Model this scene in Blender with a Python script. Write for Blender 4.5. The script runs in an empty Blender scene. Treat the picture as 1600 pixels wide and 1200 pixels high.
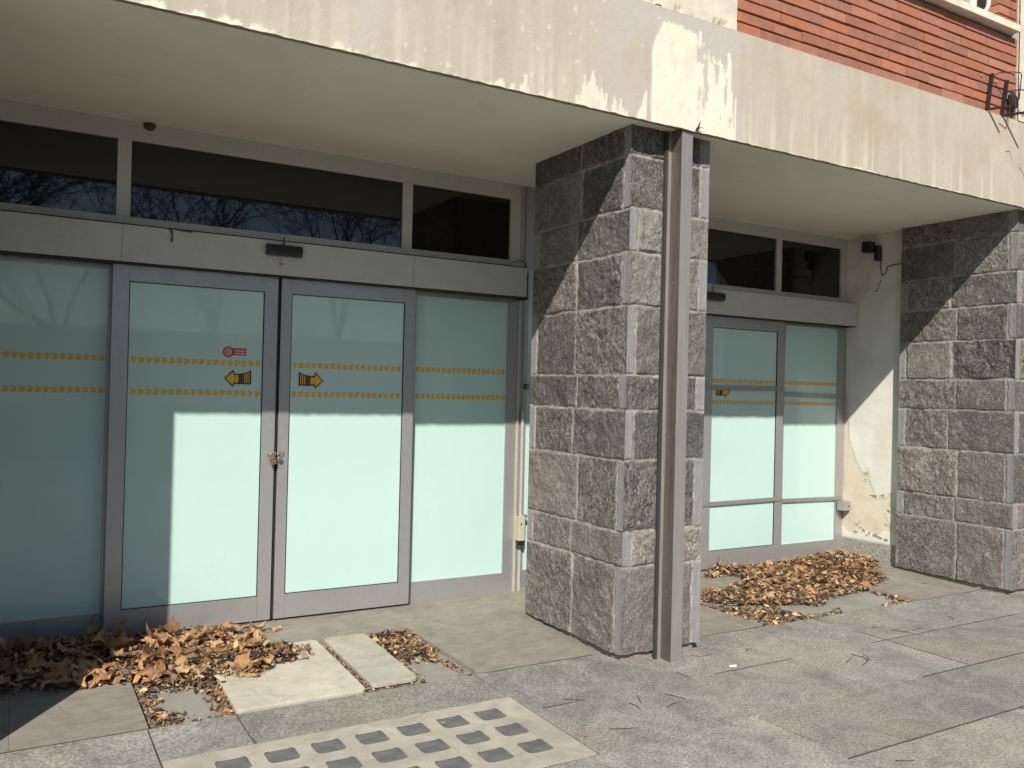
import bpy, bmesh, math, random
import numpy as np
from mathutils import Vector, Matrix
R = math.radians
random.seed(7); rng = np.random.default_rng(7)
sc = bpy.context.scene
col = sc.collection

# ------------------------------------------------------------------ camera
cd = bpy.data.cameras.new('camera'); cam = bpy.data.objects.new('camera', cd); col.objects.link(cam)
YAW, PITCH, ROLL, FPX = 0.52964256, 0.00788855, 0.02389921, 1331.70
fwd = Vector((math.sin(YAW)*math.cos(PITCH), math.cos(YAW)*math.cos(PITCH), math.sin(PITCH)))
rgt = Vector((math.cos(YAW), -math.sin(YAW), 0)); up = rgt.cross(fwd)
r2 = math.cos(ROLL)*rgt + math.sin(ROLL)*up; u2 = -math.sin(ROLL)*rgt + math.cos(ROLL)*up
cam.matrix_world = Matrix(((r2.x, u2.x, -fwd.x, 0), (r2.y, u2.y, -fwd.y, 0), (r2.z, u2.z, -fwd.z, 1.5), (0, 0, 0, 1)))
cd.sensor_width = 36; cd.lens = 36*FPX/1600; cd.clip_start = 0.05; cd.clip_end = 2000
sc.camera = cam

# ------------------------------------------------------------------ sky, sun, exposure
SUN = Vector((0.69, 1.0, -1.01)).normalized()
w = bpy.data.worlds.new("World"); sc.world = w; w.use_nodes = True
nt = w.node_tree; bg = nt.nodes['Background']; sky = nt.nodes.new('ShaderNodeTexSky')
sky.sky_type = 'NISHITA'; sky.sun_disc = False
sky.sun_elevation = math.asin(-SUN.z); sky.sun_rotation = math.atan2(-SUN.x, -SUN.y)
sky.air_density = 1.0; sky.dust_density = 0.3; sky.ozone_density = 2.5
nt.links.new(sky.outputs[0], bg.inputs[0]); bg.inputs[1].default_value = 0.075
ld = bpy.data.lights.new('sun', 'SUN'); sun = bpy.data.objects.new('sun', ld); col.objects.link(sun)
ld.energy = 4.2; ld.angle = R(0.55); ld.color = (1.0, 0.94, 0.85)
sun.rotation_euler = SUN.to_track_quat('-Z', 'Y').to_euler()
sc.view_settings.view_transform = 'Standard'; sc.view_settings.look = 'None'
sc.view_settings.exposure = 0.58; sc.view_settings.gamma = 1.0

# ------------------------------------------------------------------ numeric noise
def _hash(ix, iy, s):
    h = (ix.astype(np.int64)*374761393 + iy.astype(np.int64)*668265263 + s*1442695041) & 0xffffffff
    h = ((h ^ (h >> 13))*1274126177) & 0xffffffff
    h = h ^ (h >> 16)
    return (h & 0xffff)/65535.0
def vnoise(x, y, s=0):
    x = np.asarray(x, float); y = np.asarray(y, float)
    ix = np.floor(x); iy = np.floor(y); fx = x-ix; fy = y-iy
    fx = fx*fx*(3-2*fx); fy = fy*fy*(3-2*fy)
    a = _hash(ix, iy, s); b = _hash(ix+1, iy, s); c = _hash(ix, iy+1, s); d = _hash(ix+1, iy+1, s)
    return (a*(1-fx)+b*fx)*(1-fy) + (c*(1-fx)+d*fx)*fy
def fbm(x, y, s=0, o=4):
    t = 0; a = 1; n = 0
    for i in range(o):
        t = t + a*vnoise(x*2**i, y*2**i, s+i*17); n += a; a *= .5
    return t/n
def smooth(a, b, x):
    t = np.clip((x-a)/(b-a), 0, 1); return t*t*(3-2*t)

# ------------------------------------------------------------------ mesh helpers
class MB:
    def __init__(s): s.v = []; s.f = []; s.m = []
    def box(s, x0, y0, z0, x1, y1, z1, mi=0):
        n = len(s.v)
        s.v += [(x0,y0,z0),(x1,y0,z0),(x1,y1,z0),(x0,y1,z0),(x0,y0,z1),(x1,y0,z1),(x1,y1,z1),(x0,y1,z1)]
        s.f += [(n,n+3,n+2,n+1),(n+4,n+5,n+6,n+7),(n,n+1,n+5,n+4),(n+1,n+2,n+6,n+5),(n+2,n+3,n+7,n+6),(n+3,n,n+4,n+7)]
        s.m += [mi]*6; return s
    def quad(s, pts, mi=0):
        n = len(s.v); s.v += [tuple(p) for p in pts]; s.f.append(tuple(range(n, n+len(pts)))); s.m.append(mi); return s
    def prism(s, pts, d, mi=0):           # pts: loop of 3d points, d: extrusion vector
        n = len(s.v); k = len(pts)
        s.v += [tuple(p) for p in pts]; s.v += [(p[0]+d[0], p[1]+d[1], p[2]+d[2]) for p in pts]
        s.f.append(tuple(range(n, n+k))); s.f.append(tuple(range(n+2*k-1, n+k-1, -1)))
        for i in range(k):
            j = (i+1) % k; s.f.append((n+i, n+k+i, n+k+j, n+j))
        s.m += [mi]*(k+2); return s
    def tube(s, pts, rad, sides=8, mi=0, cap=True):
        pts = [Vector(p) for p in pts]; rads = rad if isinstance(rad, (list, tuple)) else [rad]*len(pts)
        n0 = len(s.v); prev = None
        for i, p in enumerate(pts):
            a = pts[max(i-1, 0)]; b = pts[min(i+1, len(pts)-1)]; t = (b-a).normalized()
            if prev is None:
                q = t.orthogonal().normalized()
            else:
                q = (prev - t*prev.dot(t)); q = q.normalized() if q.length > 1e-6 else t.orthogonal().normalized()
            prev = q; r_ = t.cross(q)
            for k in range(sides):
                an = 2*math.pi*k/sides
                v = p + (q*math.cos(an)+r_*math.sin(an))*rads[i]; s.v.append(tuple(v))
        for i in range(len(pts)-1):
            for k in range(sides):
                k2 = (k+1) % sides; a = n0+i*sides
                s.f.append((a+k, a+k2, a+sides+k2, a+sides+k)); s.m.append(mi)
        if cap:
            s.f.append(tuple(range(n0+sides-1, n0-1, -1))); s.m.append(mi)
            e = n0+(len(pts)-1)*sides; s.f.append(tuple(range(e, e+sides))); s.m.append(mi)
        return s
    def build(s, name, mats, parent=None, bevel=0, smooth=False, seg=2):
        me = bpy.data.meshes.new(name); me.from_pydata(s.v, [], s.f)
        if not isinstance(mats, (list, tuple)): mats = [mats]
        for m in mats: me.materials.append(m)
        me.polygons.foreach_set('material_index', s.m); me.update()
        bm = bmesh.new(); bm.from_mesh(me); bmesh.ops.recalc_face_normals(bm, faces=bm.faces); bm.to_mesh(me); bm.free()
        if smooth: me.polygons.foreach_set('use_smooth', [True]*len(me.polygons))
        o = bpy.data.objects.new(name, me); col.objects.link(o)
        if parent: o.parent = parent; o.matrix_parent_inverse = parent.matrix_world.inverted()
        if bevel:
            b = o.modifiers.new('bevel', 'BEVEL'); b.width = bevel; b.segments = seg; b.limit_method = 'ANGLE'; b.angle_limit = R(40)
        return o

def build_split(mb, name, mat, parent, bevel=0):
    """each separate piece becomes a part of its own"""
    n = len(mb.v); par = list(range(n))
    def fd(a):
        while par[a] != a: par[a] = par[par[a]]; a = par[a]
        return a
    for f in mb.f:
        for q in f[1:]: par[fd(q)] = fd(f[0])
    groups = {}
    for i, f in enumerate(mb.f): groups.setdefault(fd(f[0]), []).append(i)
    for g_ in groups.values():
        b = MB(); mp = {}
        for i in g_:
            for q in mb.f[i]:
                if q not in mp: mp[q] = len(b.v); b.v.append(mb.v[q])
            b.f.append(tuple(mp[q] for q in mb.f[i])); b.m.append(mb.m[i])
        b.build(name, mat, parent, bevel)
def grid_obj(name, P, attrs, mat, parent=None, smooth_=False, flip=False):
    """P: (nu,nv,3) array; attrs: dict name->(nu,nv,3)"""
    nu, nv = P.shape[:2]
    me = bpy.data.meshes.new(name)
    idx = np.arange(nu*nv).reshape(nu, nv)
    f = np.stack([idx[:-1,:-1], idx[1:,:-1], idx[1:,1:], idx[:-1,1:]], -1).reshape(-1, 4)
    if flip: f = f[:, ::-1]
    me.vertices.add(nu*nv); me.vertices.foreach_set('co', P.reshape(-1).astype(np.float32))
    me.loops.add(len(f)*4); me.loops.foreach_set('vertex_index', f.reshape(-1).astype(np.int32))
    me.polygons.add(len(f)); me.polygons.foreach_set('loop_start', np.arange(0, len(f)*4, 4, dtype=np.int32))
    me.polygons.foreach_set('loop_total', np.full(len(f), 4, np.int32))
    me.update(calc_edges=True)
    for k, a in attrs.items():
        at = me.color_attributes.new(k, 'FLOAT_COLOR', 'POINT')
        c = np.ones((nu*nv, 4), np.float32); c[:, :3] = a.reshape(-1, 3); at.data.foreach_set('color', c.reshape(-1))
    me.materials.append(mat)
    me.polygons.foreach_set('use_smooth', [smooth_]*len(f))
    o = bpy.data.objects.new(name, me); col.objects.link(o)
    if parent: o.parent = parent; o.matrix_parent_inverse = parent.matrix_world.inverted()
    return o
def tag(o, label=None, cat=None, group=None, kind=None):
    if label: o['label'] = label
    if cat: o['category'] = cat
    if group: o['group'] = group
    if kind: o['kind'] = kind
    return o
def thing(name, label, cat, loc=(0, 0, 0), group=None):
    o = bpy.data.objects.new(name, None); col.objects.link(o); o.location = loc; o.empty_display_size = .1
    o.matrix_world = Matrix.Translation(loc)
    return tag(o, label, cat, group)
def copy_tree(o, loc=None, rot=None, parent=None):
    c = o.copy(); col.objects.link(c)
    if parent: c.parent = parent
    if loc is not None: c.location = loc
    if rot is not None: c.rotation_euler = rot
    for ch in list(o.children): copy_tree(ch, parent=c)
    return c

# ------------------------------------------------------------------ material helpers
class NT:
    def __init__(s, name):
        s.m = bpy.data.materials.new(name); s.m.use_nodes = True; s.t = s.m.node_tree; s.n = s.t.nodes; s.l = s.t.links
        s.b = s.n['Principled BSDF']; s.tc = s.n.new('ShaderNodeTexCoord'); s.co = s.tc.outputs['Object']
    def mapping(s, scale):
        m = s.n.new('ShaderNodeMapping'); m.inputs['Scale'].default_value = scale; s.l.new(s.co, m.inputs[0]); return m.outputs[0]
    def noise(s, scale, detail=4, rough=.6, co=None, dist=0):
        n = s.n.new('ShaderNodeTexNoise'); n.inputs['Scale'].default_value = scale; n.inputs['Detail'].default_value = detail
        n.inputs['Roughness'].default_value = rough; n.inputs['Distortion'].default_value = dist
        s.l.new(co or s.co, n.inputs['Vector']); return n.outputs['Fac']
    def vor(s, scale, feature='F1', out='Distance', co=None):
        n = s.n.new('ShaderNodeTexVoronoi'); n.feature = feature; n.inputs['Scale'].default_value = scale
        s.l.new(co or s.co, n.inputs['Vector']); return n.outputs[out]
    def ramp(s, fac, a, b, c0=(0,0,0), c1=(1,1,1)):
        r_ = s.n.new('ShaderNodeValToRGB'); r_.color_ramp.elements[0].position = a; r_.color_ramp.elements[1].position = b
        r_.color_ramp.elements[0].color = (*c0, 1); r_.color_ramp.elements[1].color = (*c1, 1); s.l.new(fac, r_.inputs[0]); return r_.outputs[0]
    def mix(s, fac, a, b, mode='MIX'):
        m = s.n.new('ShaderNodeMix'); m.data_type = 'RGBA'; m.blend_type = mode
        for i, v in ((0, fac), (6, a), (7, b)):
            if isinstance(v, (int, float)): m.inputs[i].default_value = v if i == 0 else (v, v, v, 1)
            elif isinstance(v, tuple): m.inputs[i].default_value = (*v, 1)
            else: s.l.new(v, m.inputs[i])
        return m.outputs[2]
    def math(s, op, a, b=0.0):
        m = s.n.new('ShaderNodeMath'); m.operation = op
        for i, v in ((0, a), (1, b)):
            if isinstance(v, (int, float)): m.inputs[i].default_value = v
            else: s.l.new(v, m.inputs[i])
        return m.outputs[0]
    def attr(s, name):
        a = s.n.new('ShaderNodeAttribute'); a.attribute_name = name
        p = s.n.new('ShaderNodeSeparateColor'); s.l.new(a.outputs['Color'], p.inputs[0]); return a.outputs['Color'], p.outputs[0], p.outputs[1], p.outputs[2]
    def bump(s, h, strength=.5, dist=.005):
        b = s.n.new('ShaderNodeBump'); b.inputs['Strength'].default_value = strength; b.inputs['Distance'].default_value = dist
        s.l.new(h, b.inputs['Height'])
        if s.b.inputs['Normal'].links: s.l.new(s.b.inputs['Normal'].links[0].from_socket, b.inputs['Normal'])
        s.l.new(b.outputs[0], s.b.inputs['Normal'])
    def set(s, color=None, rough=None, metal=None, spec=None, coat=None, coatr=.02, ior=None):
        for k, v in (('Base Color', color), ('Roughness', rough), ('Metallic', metal), ('Specular IOR Level', spec), ('Coat Weight', coat), ('IOR', ior)):
            if v is None: continue
            if isinstance(v, tuple): s.b.inputs[k].default_value = (*v, 1)
            elif isinstance(v, (int, float)): s.b.inputs[k].default_value = v
            else: s.l.new(v, s.b.inputs[k])
        if coat: s.b.inputs['Coat Roughness'].default_value = coatr
        return s.m

def plain(name, c, rough=.5, metal=0.0, var=.12, scale=8, bump=0, bscale=60, spec=.5):
    t = NT(name); c2 = tuple(x*(1-var) for x in c); c1 = tuple(min(x*(1+var), 1) for x in c)
    t.set(t.ramp(t.noise(scale, 5), .3, .7, c2, c1), rough, metal, spec)
    if bump: t.bump(t.noise(bscale, 4), bump, .003)
    return t.m

def m_granite():
    t = NT('granite_paving')
    mot = t.ramp(t.noise(3.6, 8, .75, dist=1.2), .36, .66, (.165,.158,.146), (.315,.298,.270))
    mot = t.mix(t.ramp(t.noise(.9, 4, .6), .45, .68), mot, t.mix(.5, mot, (.33,.285,.215)), 'MIX')
    sp = t.ramp(t.noise(66, 5, .9), .40, .61, (.52,.52,.52), (1.58,1.55,1.50))
    c = t.mix(1.0, mot, sp, 'MULTIPLY')
    sp2 = t.ramp(t.noise(150, 3, .8), .58, .66)
    c = t.mix(t.math('MULTIPLY', sp2, .6), c, (.46,.44,.41))
    dk = t.ramp(t.vor(42, 'F1'), .03, .10, (.45,.43,.40), (1,1,1))
    c = t.mix(.55, c, dk, 'MULTIPLY')
    a, r_, g_, b_ = t.attr('tint')
    c = t.mix(1.0, c, a, 'MULTIPLY')
    t.set(c, .72, 0, .35); t.bump(t.noise(130, 3, .7), .35, .002); return t.m
def m_slab():
    t = NT('threshold_stone')
    c = t.ramp(t.noise(2.4, 7, .7, dist=.8), .32, .70, (.200,.184,.156), (.285,.262,.220))
    st = t.ramp(t.noise(9, 5, .7, t.mapping((1,2.2,1))), .35, .7, (.82,.82,.82), (1.15,1.13,1.1))
    c = t.mix(1.0, c, st, 'MULTIPLY')
    c = t.mix(.6, c, t.ramp(t.noise(170, 3, .8), .38, .66, (.78,.78,.78), (1.25,1.24,1.22)), 'MULTIPLY')
    t.set(c, .7, 0, .35); t.bump(t.noise(90, 4), .25, .0015); return t.m
def m_board(name='pale_board', a=(.41,.375,.30), b=(.56,.51,.41)):
    t = NT(name)
    c = t.ramp(t.noise(3.5, 6, .65, dist=.7), .32, .68, a, b)
    c = t.mix(t.math('MULTIPLY', t.ramp(t.noise(7, 6, .7, dist=1.2), .52, .68), .6), c, (.27,.25,.20))
    c = t.mix(.5, c, t.ramp(t.noise(120, 3, .8), .35, .65, (.85,.85,.85), (1.1,1.1,1.1)), 'MULTIPLY')
    t.set(c, .75, 0, .3); t.bump(t.noise(60, 4), .2, .0015); return t.m
def m_stone():
    t = NT('rough_gneiss_cladding')
    a, mor, rnd, strip = t.attr('stone')
    co = t.mapping((1, 1, .7))
    fr = t.math('FRACT', t.math('MULTIPLY', rnd, 7.31)); fr2 = t.math('FRACT', t.math('MULTIPLY', rnd, 17.7))
    base = t.mix(fr, (.118,.117,.109), (.130,.118,.112))
    base = t.mix(1.0, base, t.ramp(t.noise(4, 5, .65, dist=1.0), .3, .7, (.70,.70,.70), (1.32,1.30,1.27)), 'MULTIPLY')
    base = t.mix(1.0, base, t.ramp(rnd, 0, 1, (.60,.60,.60), (1.40,1.38,1.34)), 'MULTIPLY')
    fine = t.ramp(t.noise(95, 5, .9, co, dist=.8), .40, .62, (.48,.48,.48), (1.75,1.72,1.68))
    coarse = t.ramp(t.noise(52, 5, .85, co, dist=1.4), .43, .58, (.36,.35,.35), (2.1,2.05,1.98))
    sp = t.mix(t.ramp(fr2, .15, .55), fine, coarse)
    base = t.mix(1.0, base, sp, 'MULTIPLY')
    diag = t.n.new('ShaderNodeMapping'); diag.inputs['Rotation'].default_value = (.9, .5, .6); diag.inputs['Scale'].default_value = (3.2, .8, .6); t.l.new(t.co, diag.inputs[0])
    vein = t.ramp(t.noise(16, 8, .8, diag.outputs[0], dist=2.2), .54, .62)
    base = t.mix(t.math('MULTIPLY', vein, .62), base, (.36,.34,.315))
    moss = t.ramp(t.noise(2.6, 5, .7, dist=.5), .52, .72)
    base = t.mix(t.math('MULTIPLY', moss, .25), base, (.20,.175,.125))
    st = t.ramp(t.noise(45, 5, .75, t.mapping((2.5,2.5,.35))), .3, .7, (.185,.183,.185), (.29,.285,.283))
    c = t.mix(strip, base, st)
    mc = t.ramp(t.noise(13, 6, .8), .36, .70, (.16,.148,.13), (.46,.425,.375))
    c = t.mix(mor, c, mc)
    t.set(c, .82, 0, .3)
    t.bump(t.noise(150, 4, .8), .5, .004); t.bump(t.noise(30, 5, .75), .40, .010); return t.m
def m_fascia():
    t = NT('stained_concrete')
    a, cream, grey, brown = t.attr('stain')
    c = t.ramp(t.noise(2.2, 6, .65, t.mapping((1,1,.5)), dist=.5), .3, .7, (.41,.365,.295), (.50,.445,.36))
    stv = t.ramp(t.noise(11, 5, .6, t.mapping((1,1,.10))), .33, .70, (.93,.925,.91), (1.05,1.05,1.045))
    c = t.mix(1.0, c, stv, 'MULTIPLY')
    c = t.mix(grey, c, (.46,.425,.395)); c = t.mix(brown, c, (.40,.31,.22))
    c = t.mix(.5, c, t.ramp(t.noise(85, 4, .8), .3, .7, (.82,.82,.82), (1.14,1.14,1.14)), 'MULTIPLY')
    pit = t.ramp(t.vor(26), .035, .07, (.55,.5,.45), (1,1,1)); c = t.mix(.55, c, pit, 'MULTIPLY')
    c = t.mix(cream, c, t.ramp(t.noise(14, 5, .6), .3, .7, (.66,.605,.475), (.76,.70,.56)))
    t.set(c, .85, 0, .25); t.bump(t.noise(45, 5, .7), .35, .003); return t.m
def m_brick():
    t = NT('red_brick')
    a, r_, g_, b_ = t.attr('bc')
    c = t.mix(.55, a, t.ramp(t.noise(16, 5, .7), .3, .7, (.72,.70,.70), (1.2,1.22,1.25)), 'MULTIPLY')
    c = t.mix(.5, c, t.ramp(t.noise(120, 3, .8), .3, .7, (.8,.8,.8), (1.15,1.15,1.15)), 'MULTIPLY')
    t.set(c, .8, 0, .3); t.bump(t.noise(90, 4), .4, .002); return t.m
def m_paint():
    t = NT('flaking_wall_paint')
    a, p_, g_, b_ = t.attr('peel')
    pa = t.ramp(t.noise(3, 5, .6), .3, .7, (.60,.58,.51), (.74,.715,.65))
    pl = t.ramp(t.noise(5, 6, .7, dist=.6), .28, .72, (.52,.445,.33), (.70,.625,.50))
    c = t.mix(p_, pl, pa)
    c = t.mix(t.math('MULTIPLY', t.ramp(t.vor(9), .03, .055, (1,1,1), (0,0,0)), .5), c, (.12,.09,.06))
    t.set(c, .8, 0, .3); t.bump(t.noise(25, 5, .7), .25, .004); return t.m
def m_metal(name, c, rough=.42, metal=.55, stre=(1,1,.05), var=.10, dirt=.25, spec=.5):
    t = NT(name); c2 = tuple(x*(1-var) for x in c); c1 = tuple(x*(1+var) for x in c)
    k = t.ramp(t.noise(45, 4, .6, t.mapping(stre)), .3, .7, c2, c1)
    k = t.mix(t.math('MULTIPLY', t.ramp(t.noise(6, 7, .75, dist=.4), .50, .78), dirt), k, tuple(x*.45 for x in c))
    rr = t.ramp(t.noise(12, 5), .3, .7, (rough-.07,)*3, (rough+.09,)*3)
    t.set(k, rr, metal, spec); return t.m
def m_milk():
    t = NT('milky_film_glass')
    c = t.ramp(t.noise(1.7, 5, .6), .3, .7, (.445,.625,.565), (.475,.655,.595))
    c = t.mix(t.math('MULTIPLY', t.ramp(t.noise(6, 7, .8, t.mapping((1,1,.3)), dist=1.2), .52, .80), .22), c, (.42,.48,.42))
    c = t.mix(t.math('MULTIPLY', t.ramp(t.vor(14), .012, .028, (1,1,1), (0,0,0)), .5), c, (.30,.33,.28))
    cr = t.ramp(t.noise(5, 7, .75, t.mapping((1,1,.4)), dist=1.5), .42, .75, (.010,)*3, (.16,)*3); t.l.new(cr, t.b.inputs['Coat Roughness'])
    t.set(c, .55, 0, .2, coat=1.0, coatr=.015)
    t.b.inputs['Coat IOR'].default_value = 1.45
    return t.m
def m_darkglass():
    t = NT('dark_window_glass')
    t.set((.010,.009,.008), t.ramp(t.noise(4, 5), .3, .7, (.012,)*3, (.03,)*3), 0, .62); return t.m
def m_leaf():
    t = NT('dry_leaf'); oi = t.n.new('ShaderNodeObjectInfo')
    k = t.n.new('ShaderNodeValToRGB'); e = k.color_ramp.elements
    e[0].position = 0; e[0].color = (.20,.12,.07,1); e[1].position = 1; e[1].color = (.60,.42,.26,1)
    for p, c in ((.25,(.47,.27,.14)), (.5,(.32,.215,.135)), (.75,(.55,.33,.17))):
        q = e.new(p); q.color = (*c, 1)
    t.l.new(oi.outputs['Random'], k.inputs[0])
    c = t.mix(.8, k.outputs[0], t.ramp(t.noise(30, 5, .7), .3, .72, (.60,.55,.5), (1.25,1.22,1.15)), 'MULTIPLY')
    t.set(c, .62, 0, .35); t.bump(t.noise(60, 4), .5, .003)
    tr = t.n.new('ShaderNodeBsdfTranslucent'); t.l.new(c, tr.inputs[0]); ms = t.n.new('ShaderNodeMixShader'); ms.inputs[0].default_value = .22
    t.l.new(t.b.outputs[0], ms.inputs[1]); t.l.new(tr.outputs[0], ms.inputs[2]); t.l.new(ms.outputs[0], t.n['Material Output'].inputs[0])
    return t.m
def m_litter():
    t = NT('leaf_fragments'); a, r_, g_, b_ = t.attr('lc')
    c = t.mix(.6, a, t.ramp(t.noise(70, 3, .7), .3, .7, (.6,.6,.6), (1.25,1.25,1.25)), 'MULTIPLY')
    t.set(c, .75, 0, .25); return t.m

def m_soffit():
    t = NT('soffit_plaster'); c = t.ramp(t.noise(1.3, 6, .65, dist=.8), .3, .7, (.73,.69,.585), (.80,.76,.655))
    c = t.mix(t.math('MULTIPLY', t.ramp(t.noise(2.3, 7, .75, dist=1.5), .54, .72), .28), c, (.50,.44,.34))
    c = t.mix(t.math('MULTIPLY', t.ramp(t.vor(5.5), .012, .03, (1,1,1), (0,0,0)), .6), c, (.25,.21,.16))
    t.set(c, .9, 0, .3); t.bump(t.noise(18, 5, .7), .25, .004); t.bump(t.noise(1.1, 3), .3, .02); return t.m
M = dict(granite=m_granite(), slab=m_slab(), board=m_board(), board2=m_board('grey_board', (.31,.285,.235), (.46,.42,.345)),
    stone=m_stone(), fascia=m_fascia(), brick=m_brick(), paint=m_paint(), milk=m_milk(), dglass=m_darkglass(), leaf=m_leaf(), litter=m_litter(),
    alu=m_metal('anodised_aluminium', (.385,.380,.372), .34, .50, (1,1,.6), .03, .18), alu_d=m_metal('dusty_frame_metal', (.52,.51,.475), .5, .2, (1,1,.7), .03, .25),
    post=m_metal('weathered_steel_sheet', (.185,.155,.13), .40, .55, (1.2,1.2,.06), .20, .45), post_l=m_metal('bare_steel_edge', (.33,.31,.285), .42, .45),
    soffit=m_soffit(), mortar=plain('mortar_bed', (.22,.19,.15), .95, 0, .3, 20, .6),
    groove=plain('dark_gap', (.035,.03,.025), .9, 0, .2), wellbed=m_board('well_floor', (.215,.205,.18), (.30,.285,.25)),
    black=plain('black_plastic', (.012,.012,.012), .38, 0, .2), iron=plain('painted_iron', (.022,.018,.020), .55, .2, .3, 30, .3),
    rubber=plain('rubber_seal', (.012,.012,.013), .6), yellow=plain('amber_vinyl', (.72,.36,.015), .45, 0, .15, 60), arrowy=plain('arrow_yellow_vinyl', (.74,.43,.025), .4, 0, .05),
    brown=plain('arrow_brown_vinyl', (.16,.06,.015), .4, 0, .1), ink=plain('arrow_black_vinyl', (.012,.010,.010), .4, 0, .1), red=plain('red_vinyl', (.50,.022,.035), .35, 0, .05), white=plain('white_vinyl', (.72,.70,.68), .4, 0, .05),
    brass=plain('padlock_brass', (.30,.175,.085), .42, .55, .2, 80), steel=plain('hasp_steel', (.55,.53,.50), .28, .85, .1, 80), cream=plain('cream_metal_box', (.45,.425,.34), .5, 0, .12, 30),
    skirt=m_granite.__call__() if False else None, pil=plain('pale_render', (.60,.54,.44), .9, 0, .10, 9, .7, 50), bmortar=plain('brick_joint', (.085,.045,.032), .95, 0, .3, 40, .5),
    sill=plain('pale_stone_sill', (.66,.60,.48), .7, 0, .14, 14, .3), wglass=plain('pale_window_glass', (.30,.36,.29), .08, 0, .3, 5), wframe=plain('white_window_frame', (.72,.70,.66), .4, 0, .05),
    bark=plain('bark', (.075,.06,.048), .9, 0, .3, 6, .6), asphalt=plain('asphalt', (.16,.155,.145), .9, 0, .15, 40, .4), gblock=None, twig=plain('twig', (.05,.033,.022), .85, 0, .3, 60), ochre=plain('exposed_plaster', (.46,.37,.25), .9, 0, .15, 20, .3),
    flake=plain('paint_flake', (.66,.64,.58), .75, 0, .08, 20), nest=plain('mud_nest', (.09,.065,.035), .95, 0, .3, 60, .8), house=plain('distant_render', (.30,.27,.22), .9), hwin=plain('distant_window', (.03,.035,.04), .15),
    wood=plain('pale_splinter', (.60,.48,.28), .8), soil=plain('earth', (.10,.085,.06), .95, 0, .3, 3), cable=plain('cable', (.05,.045,.035), .6))
def _gb():
    t = NT('glass_block'); c = t.ramp(t.noise(14, 5, .6), .3, .72, (.075,.077,.072), (.165,.163,.148))
    c = t.mix(t.math('MULTIPLY', t.ramp(t.noise(38, 5, .8, dist=1.0), .60, .75), .5), c, (.30,.28,.24))
    t.set(c, t.ramp(t.noise(20, 4), .3, .7, (.42,)*3, (.62,)*3), 0, .45); return t.m
M['gblock'] = _gb()
def _sk():
    t = NT('granite_skirting'); c = t.ramp(t.noise(55, 5, .85, dist=.6), .36, .66, (.10,.095,.088), (.52,.48,.43))
    t.set(c, .7, 0, .35); t.bump(t.noise(120, 3), .3, .002); return t.m
M['skirt'] = _sk()

# ------------------------------------------------------------------ ground levels
def gz(y):                                   # paving falls gently from the doors to the street
    return -.045*min(1, max(0, (5.25-y)/1.35)) if y > -50 else -.045
def gp(x0, y0, lift=0.0):                    # survey point taken on a level plane -> sloping paving
    y = y0
    for _ in range(6): y = y0*(1.5-gz(y))/1.5
    return Vector((x0*y/y0, y, gz(y)+lift))
def gx(v): return v*1.0
def slab_box(mb, x0, x1, y0, y1, top=0.0, th=.05, mi=0, n=1):
    """a slab following the fall of the ground, corners given on the survey plane"""
    a, b, c, d = gp(x0, y0), gp(x1, y0), gp(x1, y1), gp(x0, y1)
    mb.prism([(p.x, p.y, p.z+top-th) for p in (a, b, c, d)], (0, 0, th), mi)

# far ground, street
g = MB(); g.quad([(-400,-400,-.22), (400,-400,-.22), (400,400,-.22), (-400,400,-.22)])
tag(g.build('ground', M['soil']), kind='structure')
g = MB(); g.box(-60, -9.5, -.21, 80, -2.6, -.17); tag(g.build('street', M['asphalt']), kind='structure')
g = MB(); g.box(-60, -2.6, -.2, 80, -2.42, -.05); tag(g.build('kerb', M['sill']), kind='structure')
g = MB(); g.box(-20, -2.42, -.16, 30, 5.9, -.075); tag(g.build('paving_bed', M['groove']), kind='structure')

def tile_obj(name, tiles, mat, gap=.0022):
    vs = []; fs = []; cs = []
    for (x0, x1, y0, y1, tint) in tiles:
        a, b, c, d = gp(x0+gap, y0+gap), gp(x1-gap, y0+gap), gp(x1-gap, y1-gap), gp(x0+gap, y1-gap)
        n = len(vs); e = .0012
        top = [(a.x+e,a.y+e,a.z),(b.x-e,b.y+e,b.z),(c.x-e,c.y-e,c.z),(d.x+e,d.y-e,d.z)]
        mid = [(a.x,a.y,a.z-e),(b.x,b.y,b.z-e),(c.x,c.y,c.z-e),(d.x,d.y,d.z-e)]
        bot = [(p[0],p[1],p[2]-.028) for p in mid]
        vs += top+mid+bot
        fs += [(n,n+1,n+2,n+3)]
        for k in range(4):
            j = (k+1) % 4; fs += [(n+4+k, n+4+j, n+j, n+k), (n+8+k, n+8+j, n+4+j, n+4+k)]
        cs += [tint]*12
    me = bpy.data.meshes.new(name); me.from_pydata(vs, [], fs); me.materials.append(mat)
    at = me.color_attributes.new('tint', 'FLOAT_COLOR', 'POINT')
    at.data.foreach_set('color', np.array([(c, c, c, 1) for c in cs], np.float32).reshape(-1))
    o = bpy.data.objects.new(name, me); col.objects.link(o); return tag(o, kind='structure')
tiles = []
rows = [(3.405, 3.968, [-7,-4.5,-1.6,.91,3.137,4.742,7.1,9.5,12]), (2.86, 3.405, [-7,-4.5,-2.2,.535,2.135,3.9,4.742,6.4,8.6,12]),
        (2.35, 2.86, [-7,-3.6,-1.2,1.5,3.05,5.3,7.5,12]), (1.75, 2.35, [-7,-2.6,-.1,2.2,4.314,6.6,12]), (1.1, 1.75, [-7,-3,.4,3,5.4,8,12]),
        (.4, 1.1, [-7,-2,1,4,7,12]), (-.3, .4, [-7,-3,0,3,6,12])]
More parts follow.
